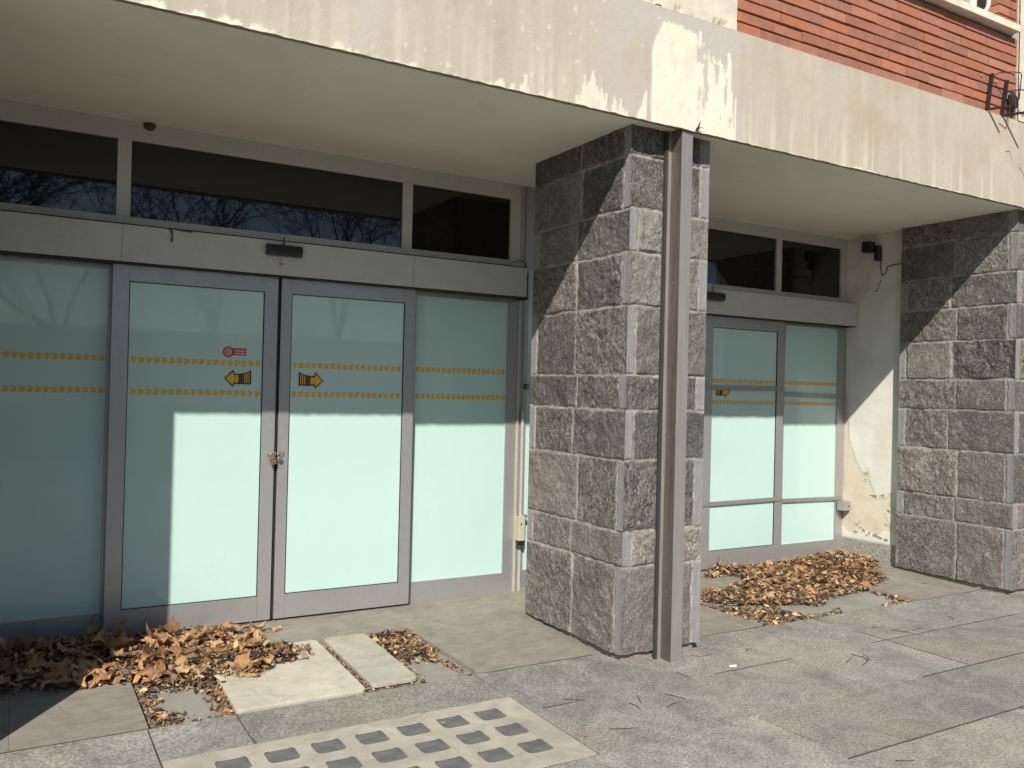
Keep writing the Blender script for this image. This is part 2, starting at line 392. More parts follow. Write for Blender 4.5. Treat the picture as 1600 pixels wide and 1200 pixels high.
for y0, y1, xs in rows:
    for a, b in zip(xs[:-1], xs[1:]):
        if y1 > 3.0 and y0 < 3.5:            # keep clear of the pavement light
            if y0 > 3.3 and a < 2.0 and b > .6:
                pass
        tiles.append((a, b, max(y0, .02), y1, random.uniform(.86, 1.10)) if y1 > .1 else (a, b, .02, .03, 1))
def cut(tiles, cx0, cx1, cy0, cy1):
    out = []
    for (a, b, y0, y1, t) in tiles:
        if a >= cx1 or b <= cx0 or y0 >= cy1 or y1 <= cy0: out.append((a, b, y0, y1, t)); continue
        if a < cx0: out.append((a, cx0, y0, y1, t))
        if b > cx1: out.append((cx1, b, y0, y1, t))
        m0, m1 = max(a, cx0), min(b, cx1)
        if y0 < cy0: out.append((m0, m1, y0, cy0, t))
        if y1 > cy1: out.append((m0, m1, cy1, y1, t))
    return out
tiles = [t for t in tiles if t[3] > .35]
tiles = cut(tiles, .540, 2.132, 2.862, 3.598)
tile_obj('pavement', tiles, M['granite'], .0036)
jt = MB(); rj = random.Random(4)
def joint(x0, y0, x1, y1, wd, keep=.88):
    c_prev = wd*.4; n = max(2, int(math.hypot(x1-x0, y1-y0)/.05)); dx, dy = (x1-x0)/n, (y1-y0)/n; ln = math.hypot(dx, dy); nx, ny = -dy/ln, dx/ln
    for k in range(n):
        if keep < .8 and math.sin(k*.21+x0)+math.sin(k*.057+y0) < -.6: continue
        a = c_prev; c = wd*rj.uniform(.55, 1.1)/2; c_prev = c; xa, ya = x0+dx*k, y0+dy*k; o_ = 0
        wj = .5 if keep < .8 else .75; a *= wj; c *= wj
        jt.quad([gp(xa-nx*a+o_, ya-ny*a+o_, .0012), gp(xa+dx-nx*c+o_, ya+dy-ny*c+o_, .0012), gp(xa+dx+nx*c+o_, ya+dy+ny*c+o_, .0012), gp(xa+nx*a+o_, ya+ny*a+o_, .0012)])
joint(4.742, 3.96, 4.742, 2.87, .010, .95); joint(4.30, 2.86, 9, 2.86, .013, .92); joint(3.05, 2.35, 9, 2.35, .014, .85); joint(.915, 3.605, .915, 3.96, .009, .95)
joint(3.137, 3.41, 3.137, 3.96, .006, .6); joint(2.2, 3.405, 9, 3.405, .007, .45); joint(5.3, 2.35, 5.3, 2.86, .008, .8); joint(-3, 3.97, 9, 3.97, .008, .6); joint(.535, 2.86, .535, 3.60, .008, .8)
joint(2.137, 2.862, 2.137, 3.60, .007, .85); joint(.54, 3.602, 2.13, 3.602, .007, .8); joint(4.314, 1.75, 4.314, 2.35, .01, .8); joint(6.4, 2.86, 6.4, 3.40, .008, .7)
tag(jt.build('paving_joints', plain('joint_dirt', (.075,.068,.056), .95, 0, .45, 22)), kind='structure')
g = MB(); g.box(-20, -2.42, -.072, 30, .42, -.046)
tag(g.build('outer_pavement', M['slab']), kind='structure')

# threshold slabs with the two sunken mat wells
WL = (.545, 2.168, 3.99, 4.944); WR = (4.285, 5.93, 3.97, 4.94)
th = []
def thr(x0, x1, y0, y1): th.append((x0, x1, y0, y1))
xb = [-5, WL[0], WL[1], WR[0], WR[1], 10.5]
thr(-5, .02, 3.972, 5.9); thr(.02, WL[0], 3.972, 5.9); thr(WL[0], WL[1], WL[3], 5.9); thr(WL[1], 2.98, 3.972, 5.9); thr(2.98, WR[0], 3.972, 5.9)
thr(WR[0], WR[1], WR[3], 5.9); thr(WR[1], 6.72, 3.972, 5.9); thr(6.72, 10.5, 3.972, 5.9)
mb = MB()
for (x0, x1, y0, y1) in th:
    ys = [y0, min(5.25, y1), y1] if y0 < 5.2 else [y0, y1]
    gq = .0006
    for a, b in zip(ys[:-1], ys[1:]):
        p = [gp(x0+gq, a), gp(x1-gq, a), gp(x1-gq, b), gp(x0+gq, b)]
        mb.prism([(q.x, q.y, q.z-.05) for q in p], (0, 0, .05))
tag(mb.build('threshold_paving', M['slab']), kind='structure')
mb = MB()
for W_ in (WL, WR):
    p = [gp(W_[0]-.02, W_[2]-.02), gp(W_[1]+.02, W_[2]-.02), gp(W_[1]+.02, W_[3]+.02), gp(W_[0]-.02, W_[3]+.02)]
    mb.prism([(q.x, q.y, q.z-.040) for q in p], (0, 0, .012))
tag(mb.build('mat_well_floor', M['wellbed']), kind='structure')

def board(name, pts, mat, label, th=.018, lift=-.004, tilt=0):
    r_ = .035; out = []
    c = [gp(*p) for p in pts]; k = len(c)
    for i in range(k):                       # rounded corners
        a, b, d = c[i-1], c[i], c[(i+1) % k]
        u = (a-b).normalized(); v = (d-b).normalized()
        for s_ in range(5):
            t_ = s_/4; q = b + u*r_*(1-t_)**2 + v*r_*t_**2; out.append(q)
    mb = MB(); mb.prism([(q.x, q.y, q.z+lift-th+tilt*(q.x-c[0].x)) for q in out], (0, 0, th))
    return tag(mb.build(name, mat, bevel=.003), label, 'cover board')
board('cover_board', [(.925,4.01),(1.555,4.01),(1.585,4.935),(.945,4.935)], M['board'], 'wide cream board laid in the sunken mat well, partly under dead leaves', .026, .001)
board('cover_board', [(1.60,4.05),(1.853,4.05),(1.885,4.93),(1.625,4.93)], M['board2'], 'narrow pale grey board beside the wide cream board in the mat well', .022, .004)

# ------------------------------------------------------------------ pavement light (glass block grille)
pl = thing('pavement_light', 'cream concrete pavement light with rows of dark square glass blocks', 'pavement light', gp(1.33, 3.2))
cols_ = [.721+.1922*i for i in range(7)]; rws = [(3.375,3.497),(3.180,3.300),(2.984,3.104)]
X0, X1, Y0, Y1 = .543, 2.129, 2.866, 3.594
xs = sorted([X0, X1]+[c for q in cols_ for c in (q, q+.128)]); ys = sorted([Y0, Y1]+[c for q in rws for c in q])
mb = MB()
def hole(xa, ya): return any(abs(xa-q) < 1e-6 for q in cols_) and any(abs(ya-q[0]) < 1e-6 for q in rws)
for i in range(len(xs)-1):
    for j in range(len(ys)-1):
        if hole(xs[i], ys[j]): continue
        p = [gp(xs[i], ys[j], .005), gp(xs[i+1], ys[j], .005), gp(xs[i+1], ys[j+1], .005), gp(xs[i], ys[j+1], .005)]
        mb.quad(p)
for q in cols_:
    for r_ in rws:
        c = [gp(q, r_[0], .005), gp(q+.128, r_[0], .005), gp(q+.128, r_[1], .005), gp(q, r_[1], .005)]
        d = Vector((0, 0, -.006))
        for k in range(4):
            mb.quad([c[k], c[(k+1) % 4], c[(k+1) % 4]+d, c[k]+d])
        for k in range(4):                    # rounded inner corners
            a, b, e = c[k-1], c[k], c[(k+1) % 4]; u = (a-b).normalized()*.027; v = (e-b).normalized()*.027
            dz = Vector((0, 0, .0000))
            mb.quad([b+dz, b+v+dz, b+(u+v)*.26+dz, b+u+dz])
c = [gp(X0, Y0, .005), gp(X1, Y0, .005), gp(X1, Y1, .005), gp(X0, Y1, .005)]
for k in range(4): mb.quad([c[k], c[(k+1) % 4], c[(k+1) % 4]+Vector((0,0,-.05)), c[k]+Vector((0,0,-.05))])
mb.build('concrete_frame', M['board2'], pl)
a0 = gp(cols_[0], rws[0][0]); b0 = gp(cols_[0]+.128, rws[0][1])
def block_mesh():
    wx, wy = (b0.x-a0.x)/2, (b0.y-a0.y)/2; mb = MB(); n = 7; idx = {}
    for i in range(n):
        for j in range(n):
            u = i/(n-1)*2-1; v = j/(n-1)*2-1
            mb.v.append((u*wx, v*wy, .0016*(1-u*u)*(1-v*v))); idx[i, j] = len(mb.v)-1
    for i in range(n-1):
        for j in range(n-1): mb.f.append((idx[i,j], idx[i+1,j], idx[i+1,j+1], idx[i,j+1])); mb.m.append(0)
    return mb
gb0 = None
for r_ in rws:
    for q in cols_:
        cpos = (gp(q, r_[0])+gp(q+.128, r_[1]))/2
        if gb0 is None: gb0 = o = block_mesh().build('glass_block', M['gblock'], pl, smooth=True)
        else: o = gb0.copy(); col.objects.link(o); o.parent = pl
        o.matrix_parent_inverse = Matrix(); o.location = cpos - pl.location + Vector((0, 0, .0020)); o.rotation_euler = (0, 0, math.pi*(random.randrange(2)))

# ------------------------------------------------------------------ stone columns
def stone_face(name, o, U, N, W, H, courses, splits, strips, parent, seed, step=.0075):
    """o: lower corner; U: along; N: outward. splits[i]: interior joints of course i; strips[i]: (left,right) smooth sawn edges"""
    nu = int(W/step)+1; nv = int(H/step)+1
    u, v = np.meshgrid(np.linspace(0, W, nu), np.linspace(0, H, nv), indexing='ij')
    uu = u + .012*(fbm(u*9, v*9, seed+3)-.5) + .010*(vnoise(u*28, v*28, seed+5)-.5)
    vv = v + .014*(fbm(u*5+7, v*9, seed+4)-.5) + .007*(vnoise(u*30, v*30, seed+6)-.5)
    cz = np.array(courses); ci = np.clip(np.searchsorted(cz, vv, side='right')-1, 0, len(cz)-2)
    dist = np.minimum(np.abs(vv-cz[ci]), np.abs(cz[ci+1]-vv)); dist = np.where(vv < .02, .05, dist)
    sid = np.zeros_like(u); strip = np.zeros_like(u)
    for i in range(len(cz)-1):
        m = ci == i
        L, Rr = strips[i]; js = [-9.]+([.066] if L else [])+list(splits[i])+([W-.066] if Rr else [])+[9.]
        js = np.array(js); k = np.clip(np.searchsorted(js, uu, side='right')-1, 0, len(js)-2)
        du = np.minimum(np.abs(uu-js[k]), np.abs(js[k+1]-uu))
        sid = np.where(m, i*7+k, sid); dist = np.where(m, np.minimum(dist, du), dist)
        if L: strip = np.where(m & (uu < .066), 1, strip)
        if Rr: strip = np.where(m & (uu > W-.066), 1, strip)
    rnd = _hash(sid, sid*0+seed, 5); rnd2 = _hash(sid, sid*0+seed, 9); rnd3 = _hash(sid, sid*0+seed, 13)
    mor = 1-smooth(.0035, .0095, dist + .008*(fbm(u*30, v*30, seed+77)-.5))
    pillow = smooth(.002, .018, dist)
    facet = np.abs(fbm(u*7+rnd*50, v*7+rnd2*50, seed+11, 3)-.5)*2
    rough = fbm(u*24+rnd*9, v*24, seed+21, 4)-.5
    fine = vnoise(u*75, v*75, seed+31)-.5
    big = fbm(u*4+rnd*30, v*4+rnd3*30, seed+15, 2)-.5
    k_ = .20+.95*rnd2
    h = .008 + pillow*(.004 + .006*rnd + k_*(.018*big + .016*(facet-.25) + .013*rough) + .004*fine) + (u/W-.5)*.006*(rnd3-.5)
    hs = .0135 + .0012*fine
    h = np.where(strip > .5, hs, h)
    edge = np.minimum(u, W-u); k = smooth(0, .03, edge); h = h*k + .016*(1-k)
    h = h*(1-mor) + mor*(.007+.004*rough)
    h = np.where((edge < .004), .016*1.0, h)
    hollow = 1-smooth(0, .03, v); h = h*(1-hollow*0)
    hbreak = .01*(vnoise(u*20, v*0, seed+40)-.5)
    P = np.array(o)[None, None, :] + u[..., None]*np.array(U) + (v+np.where(v < .001, hbreak, 0))[..., None]*np.array([0, 0, 1.]) + h[..., None]*np.array(N)
    att = np.stack([mor, rnd, strip*(1-mor)], -1)
    flip = Vector(U).cross(Vector((0, 0, 1))).dot(Vector(N)) < 0
    return grid_obj(name, P, {'stone': att}, M['stone'], parent, False, flip)
CM = [0,.495,.699,1.108,1.396,1.602,2.0,2.31,2.56,2.867,3.06]
CR = [0,.479,.683,1.084,1.42,1.68,2.006,2.286,2.552,2.859,3.06]
def column(x0, x1, y0, y1, courses, label, seed, step):
    t = thing('stone_column', label, 'stone column', ((x0+x1)/2, (y0+y1)/2, gz(y0)))
    c = MB(); c.box(x0+.035, y0+.035, .03, x1-.035, y1-.035, 3.08); c.build('core', M['mortar'], t)
    c = MB(); c.box(x0+.028, y0+.028, -.07, x1-.028, y1-.028, .029); c.build('mortar_plinth', M['mortar'], t)
    i_ = .016; H = 3.058; zb = .006
    rs = random.Random(seed); D = y1-y0; Wd = x1-x0; n = len(courses)-1
    par = [(k % 2 == 0) for k in range(n)]
    # left face starts at the back corner (u=0) and runs to the front corner (u=D)
    sl = [[D-.50+rs.uniform(-.04,.04)-(.03 if k % 2 else 0)] for k in range(n)]
    pat = [1,0,1,0,1,0,1,0,1,1][:n]; back = [0,1,0,1,0,1,0,1,0,0][:n]
    stone_face('cladding', (x0+i_, y1, zb), (0,-1,0), (-1,0,0), D, H, courses, sl, [(back[k], pat[k]) for k in range(n)], t, seed, step)
    stone_face('cladding', (x0, y0+i_, zb), (1,0,0), (0,-1,0), Wd, H, courses, [[] for _ in range(n)], [(1-pat[k], pat[k]) for k in range(n)], t, seed+50, step)
    stone_face('cladding', (x1-i_, y0, zb), (0,1,0), (1,0,0), D, H, courses, [[.48+rs.uniform(-.05,.05)] for k in range(n)], [(1-pat[k], back[k]) for k in range(n)], t, seed+90, step*2)
    b = MB(); b.box(x0+i_, y1-.03, zb, x1-i_, y1, 3.07); b.build('back_face', M['skirt'], t)
    return t
column(3.02, 3.62, 3.87, 4.91, CM, 'rough grey stone column in the middle, behind the steel post', 11, .0075)
column(6.88, 7.50, 3.83, 4.86, CR, 'rough grey stone column at the right end beside the peeling wall', 23, .0085)
column(-.84, -.24, 3.87, 4.91, CM, 'rough grey stone column left of the first entrance, outside the picture', 37, .02)

# steel post in front of the middle column
t = thing('steel_post', 'tall brown-grey folded steel post in front of the middle stone column', 'steel post', (3.33, 3.82, -.045))
b = MB(); b.box(3.302, 3.762, -.06, 3.306, 3.852, 3.05); b.box(3.3062, 3.8405, -.06, 3.372, 3.846, 3.05); b.build('web', M['post'], t, bevel=.0008)
b = MB(); b.box(3.300, 3.756, -.06, 3.380, 3.7615, 3.05); b.box(3.374, 3.762, -.06, 3.380, 3.846, 3.05); b.build('front_flange', M['post_l'], t, bevel=.0008)
b = MB(); b.box(3.268, 3.848, -.06, 3.3015, 3.852, 3.05); b.build('rear_flange', M['post_l'], t, bevel=.0008)
b = MB()
for z in (.35, 1.25, 2.15): b.tube([(3.3022, 3.815, z), (3.2995, 3.815, z)], .006, 10)
build_split(b, 'rivet', M['steel'], t)
b = MB(); b.box(3.254, 3.846, -.04, 3.274, 3.862, 3.03); b.build('shadow_strip', M['groove'], t)  # solid dark strip standing in for the shade beside the rear flange
b = MB(); b.tube([(3.385,3.74,3.035),(3.395,3.725,3.06),(3.40,3.72,3.085)], [.006,.005,.003], 6); b.tube([(3.388,3.735,3.04),(3.41,3.72,3.055),(3.425,3.72,3.05)], .002, 5)
tag(b.build('torn_strip', M['iron']), 'small dark torn strip sticking up above the steel post top', 'scrap')

# ------------------------------------------------------------------ building
bl = thing('building', 'stained concrete and red brick building over the recessed glass entrances', 'building', (3, 5.7, 0))
# fascia with efflorescence stains
fx = np.arange(-4.2, 9.6, .011); fz = np.arange(0, .6601, .011)
u, v = np.meshgrid(fx, fz, indexing='ij')
h = np.zeros_like(u); n1 = vnoise(u*22, v*0, 1); n2 = vnoise(u*60, v*0, 2); n3 = fbm(u*5, v*0, 3)
top = np.where((u > 3.03) & (u < 3.40), .585-.10*np.maximum(0, (u-3.27)/.13)*n1, 0)
top = np.where((u > 3.03) & (u < 3.13), np.minimum(top, .30+.285*np.sqrt(np.clip((u-3.04)/.09,0,1))), top)
top = np.where((u >= 3.40) & (u < 3.475), .52-.9*(u-3.40)+.10*n1, top)
top = np.where((u >= 3.475) & (u < 3.505), .30+.3*n2, top); top = np.where((u >= 3.505) & (u < 3.66), .44+.14*n1-.10*n2, top)
top = np.where((u >= 3.66) & (u < 3.70), .30*n2, top)
sp_ = np.clip(fbm(u*13, v*0, 301, 5)-.44, 0, 1)*1.5; sp2 = np.clip(fbm(u*31+5, v*0, 305, 4)-.50, 0, 1)*1.3
amp = np.interp(u, [-4, .4, .6, 1.2, 1.5, 2.0, 2.2, 2.9, 3.03, 3.05, 3.7, 3.75, 9], [.05, .08, .30, .22, .05, .35, .70, 1.0, .8, 0, 0, .08, .03])
lo = amp*(sp_*.32+sp2*.22)
top = np.maximum(top, lo) + .02*(fbm(u*40, v*40, 8)-.5)*(np.maximum(top, lo) > .01)
cream = smooth(0, .016, top-v+.05*(fbm(u*26, v*7, 311, 4)-.5)*(top > .012))
lm = smooth(3.036+.030*fbm(v*9, u*0, 313, 4), 3.046+.030*fbm(v*9, u*0, 313, 4), u); cream = np.where((u > 3.02) & (u < 3.15), cream*lm, cream)
cream = cream*np.where(u < 3.03, .72+.28*smooth(.4,.6,fbm(u*12, v*12, 501)), 1)
hole_ = smooth(.60, .68, fbm(u*26, v*9, 12)); cream = cream*(1-hole_*np.where(u > 3.38, .9, .25))
fleck = smooth(.80, .86, fbm(u*30, v*22, 44, 3))*(u < 3.3)*.5; cream = np.clip(cream+fleck, 0, 1)
strk = smooth(.66, .8, vnoise(u*34, v*1.2, 61))*smooth(.45, .05, v)*np.where(u > 4.0, .30, .16); cream = np.clip(cream+strk*(1-cream), 0, 1)
wb = .12*(fbm(v*4, u*2, 401, 4)-.5); grey = smooth(2.4, 2.9, u)*(1-smooth(3.60, 4.05, u+wb*1.6))*.75*smooth(.35,.6, fbm(u*4, v*3, 71)+.12) + smooth(.5,.75,fbm(u*2.2, v*2, 77))*.5*(u < 2.5)
brown = smooth(.52, .75, fbm(u*2.0+9, v*3, 81))*smooth(3.60, 4.15, u+wb*1.6)*.42 + .16*smooth(.55,.8,fbm(u*1.5,v*2,83))
P = np.stack([u, 3.742 - .0025*cream + .002*(fbm(u*30, v*30, 91)-.5), 3.03+v + np.where(v < .001, .010*(fbm(u*25, v, 93)-.5), 0)], -1)
grid_obj('fascia', P, {'stain': np.stack([cream, np.clip(grey,0,1), brown], -1)}, M['fascia'], bl, True)
b = MB(); b.box(-4.2, 3.743, 3.036, 9.6, 3.768, 3.687); b.box(-4.2, 3.7685, 3.085, 9.6, 3.812, 3.686)
for a, c in ((-4.2, 3.302), (3.378, 9.6)): pass
b.box(-4.2, 3.742, 3.688, 9.6, 4.5, 3.692); build_split(b, 'fascia_edge', M['ochre'], bl)
b = MB(); b.box(-4.2, 3.786, 3.040, 9.6, 3.792, 3.084); b.build('drip_bead', M['post_l'], bl)
b = MB(); b.box(-4.2, 3.8125, 3.045, 9.6, 5.75, 3.30); b.build('soffit', M['soffit'], bl)
b = MB(); b.box(-4.2, 3.813, 3.301, 9.6, 6.0, 3.68); b.box(-4.2, 5.62, -.2, 9.6, 5.9, 3.044); b.box(-4.2, 4.5, 3.693, 9.6, 6, 6.5)  # unseen boxes added behind the facade to block light
build_split(b, 'light_block_wall', M['groove'], bl)
b = MB(); b.box(8.6, 4.0, -.2, 9.0, 5.62, 3.044); b.box(-4.2, 4.0, -.2, -3.9, 5.62, 3.044); b.box(-4.2, 3.90, -.2, -3.0, 3.95, 3.04); build_split(b, 'end_wall', M['pil'], bl)
# pilasters
def roughplate(name, x0, x1, z0, z1, y, seed, mat):
    a = np.arange(x0, x1+1e-6, (x1-x0)/60); c = np.linspace(z0, z1, 110); u, v = np.meshgrid(a, c, indexing='ij')
    d = .006*(fbm(u*18, v*18, seed)-.5) + np.where(v < z0+.03, .014*smooth(.5, .62, fbm(u*20, v*20, seed+2)), 0)
    return grid_obj(name, np.stack([u, y+d, v], -1), {}, mat, bl, True)
roughplate('pilaster', 3.115, 3.70, 3.6925, 5.6, 3.748, 5, M['pil']); roughplate('pilaster', 3.04, 3.113, 3.70, 5.6, 3.743, 9, M['pil'])
roughplate('pilaster', 6.685, 7.40, 3.6925, 5.6, 3.735, 15, M['pil'])
b = MB(); b.box(-3.8, 3.758, 3.696, 3.036, 4.4, 5.6); b.box(3.04, 3.765, 3.693, 3.70, 4.4, 5.6); b.box(6.69, 3.75, 3.693, 7.40, 4.4, 5.6); build_split(b, 'pilaster_core', M['pil'], bl)
# brick walls
def bricks(name, segs, parent, seed):
    rs = random.Random(seed); vs = []; fs = []; cs = []
    pal = [(.355,.145,.088), (.38,.158,.094), (.345,.145,.092), (.36,.165,.110), (.325,.142,.102), (.385,.148,.080)]
    for (x0, x1, z0, z1, y, ret) in segs:
        z = z0; r_ = 0
        while z < z1-.01:
            x = x0 - rs.uniform(0, .24)
            while x < x1:
                L = .262; a = max(x, x0); c = min(x+L-.0035, x1)
                if c-a > .015:
                    hgt = .0715-rs.uniform(.0085, .0125); zt = min(z+hgt, z1); dy = rs.uniform(-.0025, .003); tw = rs.uniform(-.0022, .0022)
                    k = pal[rs.randrange(6)]; q = rs.uniform(.88, 1.12); n = len(vs)
                    e = .0025
                    f_ = [(a,z+e),(c,z+tw+e),(c,zt+tw-e),(a,zt-e)]
                    vs += [(p[0], y+dy, p[1]) for p in f_]+[(p[0], y+dy+e, p[1]+(e if i > 1 else -e)) for i, p in enumerate(f_)]+[(p[0], y+.10 if ret else y+.05, p[1]+(e if i > 1 else -e)) for i, p in enumerate(f_)]
                    fs.append((n, n+1, n+2, n+3))
                    for s_ in (0, 4):
                        for i in range(4):
                            j = (i+1) % 4; fs.append((n+s_+4+i, n+s_+4+j, n+s_+j, n+s_+i))
                    cs += [(k[0]*q, k[1]*q, k[2]*q, 1)]*12
                x += L
            z += .0715; r_ += 1
    me = bpy.data.meshes.new(name); me.from_pydata(vs, [], fs); me.materials.append(M['brick'])
    at = me.color_attributes.new('bc', 'FLOAT_COLOR', 'POINT'); at.data.foreach_set('color', np.array(cs, np.float32).reshape(-1))
    o = bpy.data.objects.new(name, me); col.objects.link(o); o.parent = parent; o.matrix_parent_inverse = parent.matrix_world.inverted(); return o
bricks('brick_wall', [(3.702, 6.683, 3.695, 4.343, 3.757, 0)], bl, 3)
bricks('brick_reveal', [(6.43, 6.683, 4.41, 5.6, 3.757, 1)], bl, 4)
bricks('brick_pier', [(3.702, 5.0, 4.343, 5.6, 3.757, 0)], bl, 5)
bricks('brick_wall', [(7.402, 9.5, 3.695, 5.6, 3.757, 0)], bl, 6)
b = MB(); b.box(3.70, 3.772, 3.693, 6.69, 3.9, 4.343); b.box(6.436, 3.772, 4.41, 6.69, 4.2, 5.6); b.box(3.70, 3.772, 4.343, 4.995, 4.2, 5.6); b.box(7.4, 3.772, 3.693, 9.5, 4.2, 5.6); b.box(-4.2, 3.772, 3.693, -3.85, 4.2, 5.6)
build_split(b, 'brick_joints', M['bmortar'], bl)
b = MB(); b.prism([(5.0,3.69,4.348), (5.0,3.69,4.402), (5.0,4.0,4.418), (5.0,4.0,4.348)], (1.612,0,0)); b.build('window_sill', M['sill'], bl, bevel=.003)
win = MB(); win.box(5.0, 3.93, 4.42, 5.06, 3.98, 5.6); win.box(6.372, 3.93, 4.42, 6.43, 3.98, 5.6); win.box(5.06, 3.93, 4.42, 6.372, 3.98, 4.475); win.box(5.70, 3.93, 4.475, 5.76, 3.98, 5.6)
wf = win.build('window', M['wframe'], bl, bevel=.003)
b = MB(); b.box(5.06, 3.95, 4.475, 5.70, 3.962, 5.6); b.box(5.76, 3.95, 4.475, 6.372, 3.962, 5.6); build_split(b, 'pane', M['wglass'], wf)
b = MB(); b.box(5.0, 3.99, 4.343, 6.43, 4.3, 5.6); b.build('window_backing', M['groove'], bl)
rl = thing('window_railing', 'dark tubular railing with a bent end in front of the upper window', 'railing', (6.2, 3.80, 4.42))
b = MB(); pts = [(5.05,3.80,4.462), (6.27,3.80,4.462)]
for k in range(7): an = k/6*math.pi/2; pts.append((6.27+.10*math.sin(an), 3.80, 4.562-.10*math.cos(an)))
pts.append((6.37,3.80,5.4)); b.tube(pts, .017, 10); b.build('rail', M['alu_d'], rl, smooth=True)
b = MB()
for x in (5.3, 5.75, 6.2): b.tube([(x,3.80,4.40), (x,3.80,4.46)], .011, 8)
build_split(b, 'rail_foot', M['wframe'], rl)

# peeling plaster side wall
yy = np.arange(4.80, 5.56, .009); zz = np.arange(.165, 3.06, .009); u, v = np.meshgrid(yy, zz, indexing='ij')
nb = fbm(u*9, v*9, 201); n2 = fbm(u*22, v*22, 205)
bound = np.interp(u, [4.80, 4.97, 5.05, 5.13, 5.165, 5.20, 5.23, 5.30, 5.36, 5.44, 5.49, 5.53, 5.60], [.66,.655,.60,.585,.63,.72,.84,.80,.92,1.1,1.6,3.2,3.4]) + .07*(n2-.5)
paint = smooth(-.004, .004, v-bound)
paint = np.where((v > .165) & (v < .235+.11*(nb-.35)+.05*(n2-.5)+.03*np.sin(u*23)), 1, paint)
paint = np.where(np.abs(u-4.985)+np.abs(v-.43)*.55 < .045+.03*(n2-.5), 1, paint)
paint = np.where((v > 2.4) & (u > 5.25), paint*(1-.6*smooth(.5,.7,nb)), paint)
P = np.stack([6.966-.0045*paint + .006*(fbm(u*3, v*3, 207)-.5) - .002*(n2-.5), u, v], -1)
grid_obj('plaster_wall', P, {'peel': np.stack([paint]*3, -1)}, M['paint'], bl, True, True)
b = MB(); b.box(6.975, 4.80, -.1, 7.10, 5.62, 3.044); b.build('side_wall_core', M['ochre'], bl)
b = MB(); b.box(6.948, 4.80, -.06, 6.974, 5.60, .165); b.build('skirting', M['skirt'], bl, bevel=.002)
fl = MB()
def flake(y, z, s, ang, lift):
    pts = []
    for k in range(5):
        a = ang + k*2*math.pi/5 + random.uniform(-.3, .3); r_ = s*random.uniform(.5, 1.2)
        pts.append((y+math.cos(a)*r_*1.4, z+math.sin(a)*r_*.7))
    zmin = min(p[1] for p in pts); zmax = max(p[1] for p in pts)
    fl.prism([(6.9600-lift*(p[1]-zmin)/(zmax-zmin)-.001, p[0], p[1]) for p in pts], (-.0012, 0, 0))
for (y, z, s, l) in [(5.235,.80,.022,.018),(5.24,.745,.018,.014),(5.15,.60,.03,.02),(5.05,.615,.022,.014),(5.33,.31,.020,.016),(5.29,.285,.022,.02),(5.25,.262,.026,.018),(5.19,.25,.022,.016),(5.13,.235,.03,.02),(5.07,.225,.022,.014),(5.01,.21,.025,.018),(4.99,.48,.022,.022),(5.34,.24,.02,.014),(5.02,.35,.018,.012),(5.30,.345,.012,.01),(5.22,.225,.016,.012)]:
    flake(y, z, s, random.uniform(0, 6), l)
build_split(fl, 'paint_flake', M['flake'], bl)
bl['label'] = 'stained concrete and red brick building over the recessed glass entrances'

# ------------------------------------------------------------------ entrances
YF, YS, YT, YH = 5.50, 5.43, 5.50, 5.36
def chev_row(pane, x0, x1, z, y, d, n):
    mb = MB(); s = .0190
    for k in range(n):
        cx = x0+(x1-x0)*(k+.5)/n; cz = z+random.uniform(-.001, .001)
        pts = [(1.15,0),(.55,.72),(.1,.95),(-.95,.80),(-.30,0),(-.95,-.80),(.1,-.95),(.55,-.72)]
        n0 = len(mb.v); P_ = [(cx+d*p[0]*s, y, cz+p[1]*s) for p in pts]
        mb.quad([P_[0],P_[1],P_[2],P_[3],P_[4]]); mb.quad([P_[4],P_[5],P_[6],P_[7],P_[0]])
    return mb.build('chevron_strip', M['yellow'], pane)
def arrow(pane, xa, z, y, d, L=.155):
    """xa: tip x; d=-1 points left"""
    mb = MB(); e = -d
    def P_(a, b_, off=0): return (xa+e*a*L, y-off, z+b_*L)
    top = [(.36,.185),(.5,.18),(.65,.20),(.8,.235),(.9,.27),(1.0,.33)]
    ol = [(0,0),(.33,.32),(.36,.16)]+[(a, b_-.02) for a, b_ in top[1:]]+[(1.0,-.20),(.36,-.19),(.33,-.31)]
    def fan(pts, mi, off):
        c = P_(.45, 0, off); n = len(mb.v); mb.v.append(c)
        for p in pts: mb.v.append(P_(*p, off))
        for k in range(len(pts)): mb.f.append((n, n+1+k, n+1+(k+1) % len(pts))); mb.m.append(mi)
    fan([(-.03,0),(.32,.36),(.38,.20)]+[(a, b_+.01) for a, b_ in top[1:-1]]+[(1.03,.36),(1.03,-.23),(.38,-.22),(.32,-.35)], 0, .0002)
    fan([(.03,0),(.32,.28),(.335,.15),(.52,.145),(.52,-.165),(.335,-.165),(.32,-.27)], 1, .0006)
    for a0, a1, mi in [(.53,.575,2),(.605,.645,2),(.68,.72,2),(.755,.80,3),(.84,.885,3),(.925,.965,3)]:
        ta = np.interp(a0, [q[0] for q in top], [q[1] for q in top])-.035
        mb.quad([P_(a0,-.175,.0006), P_(a1,-.175,.0006), P_(a1,ta+.01,.0006), P_(a0,ta,.0006)], mi)
    return mb.build('arrow_sticker', [M['ink'], M['arrowy'], M['brown'], M['yellow']], pane)
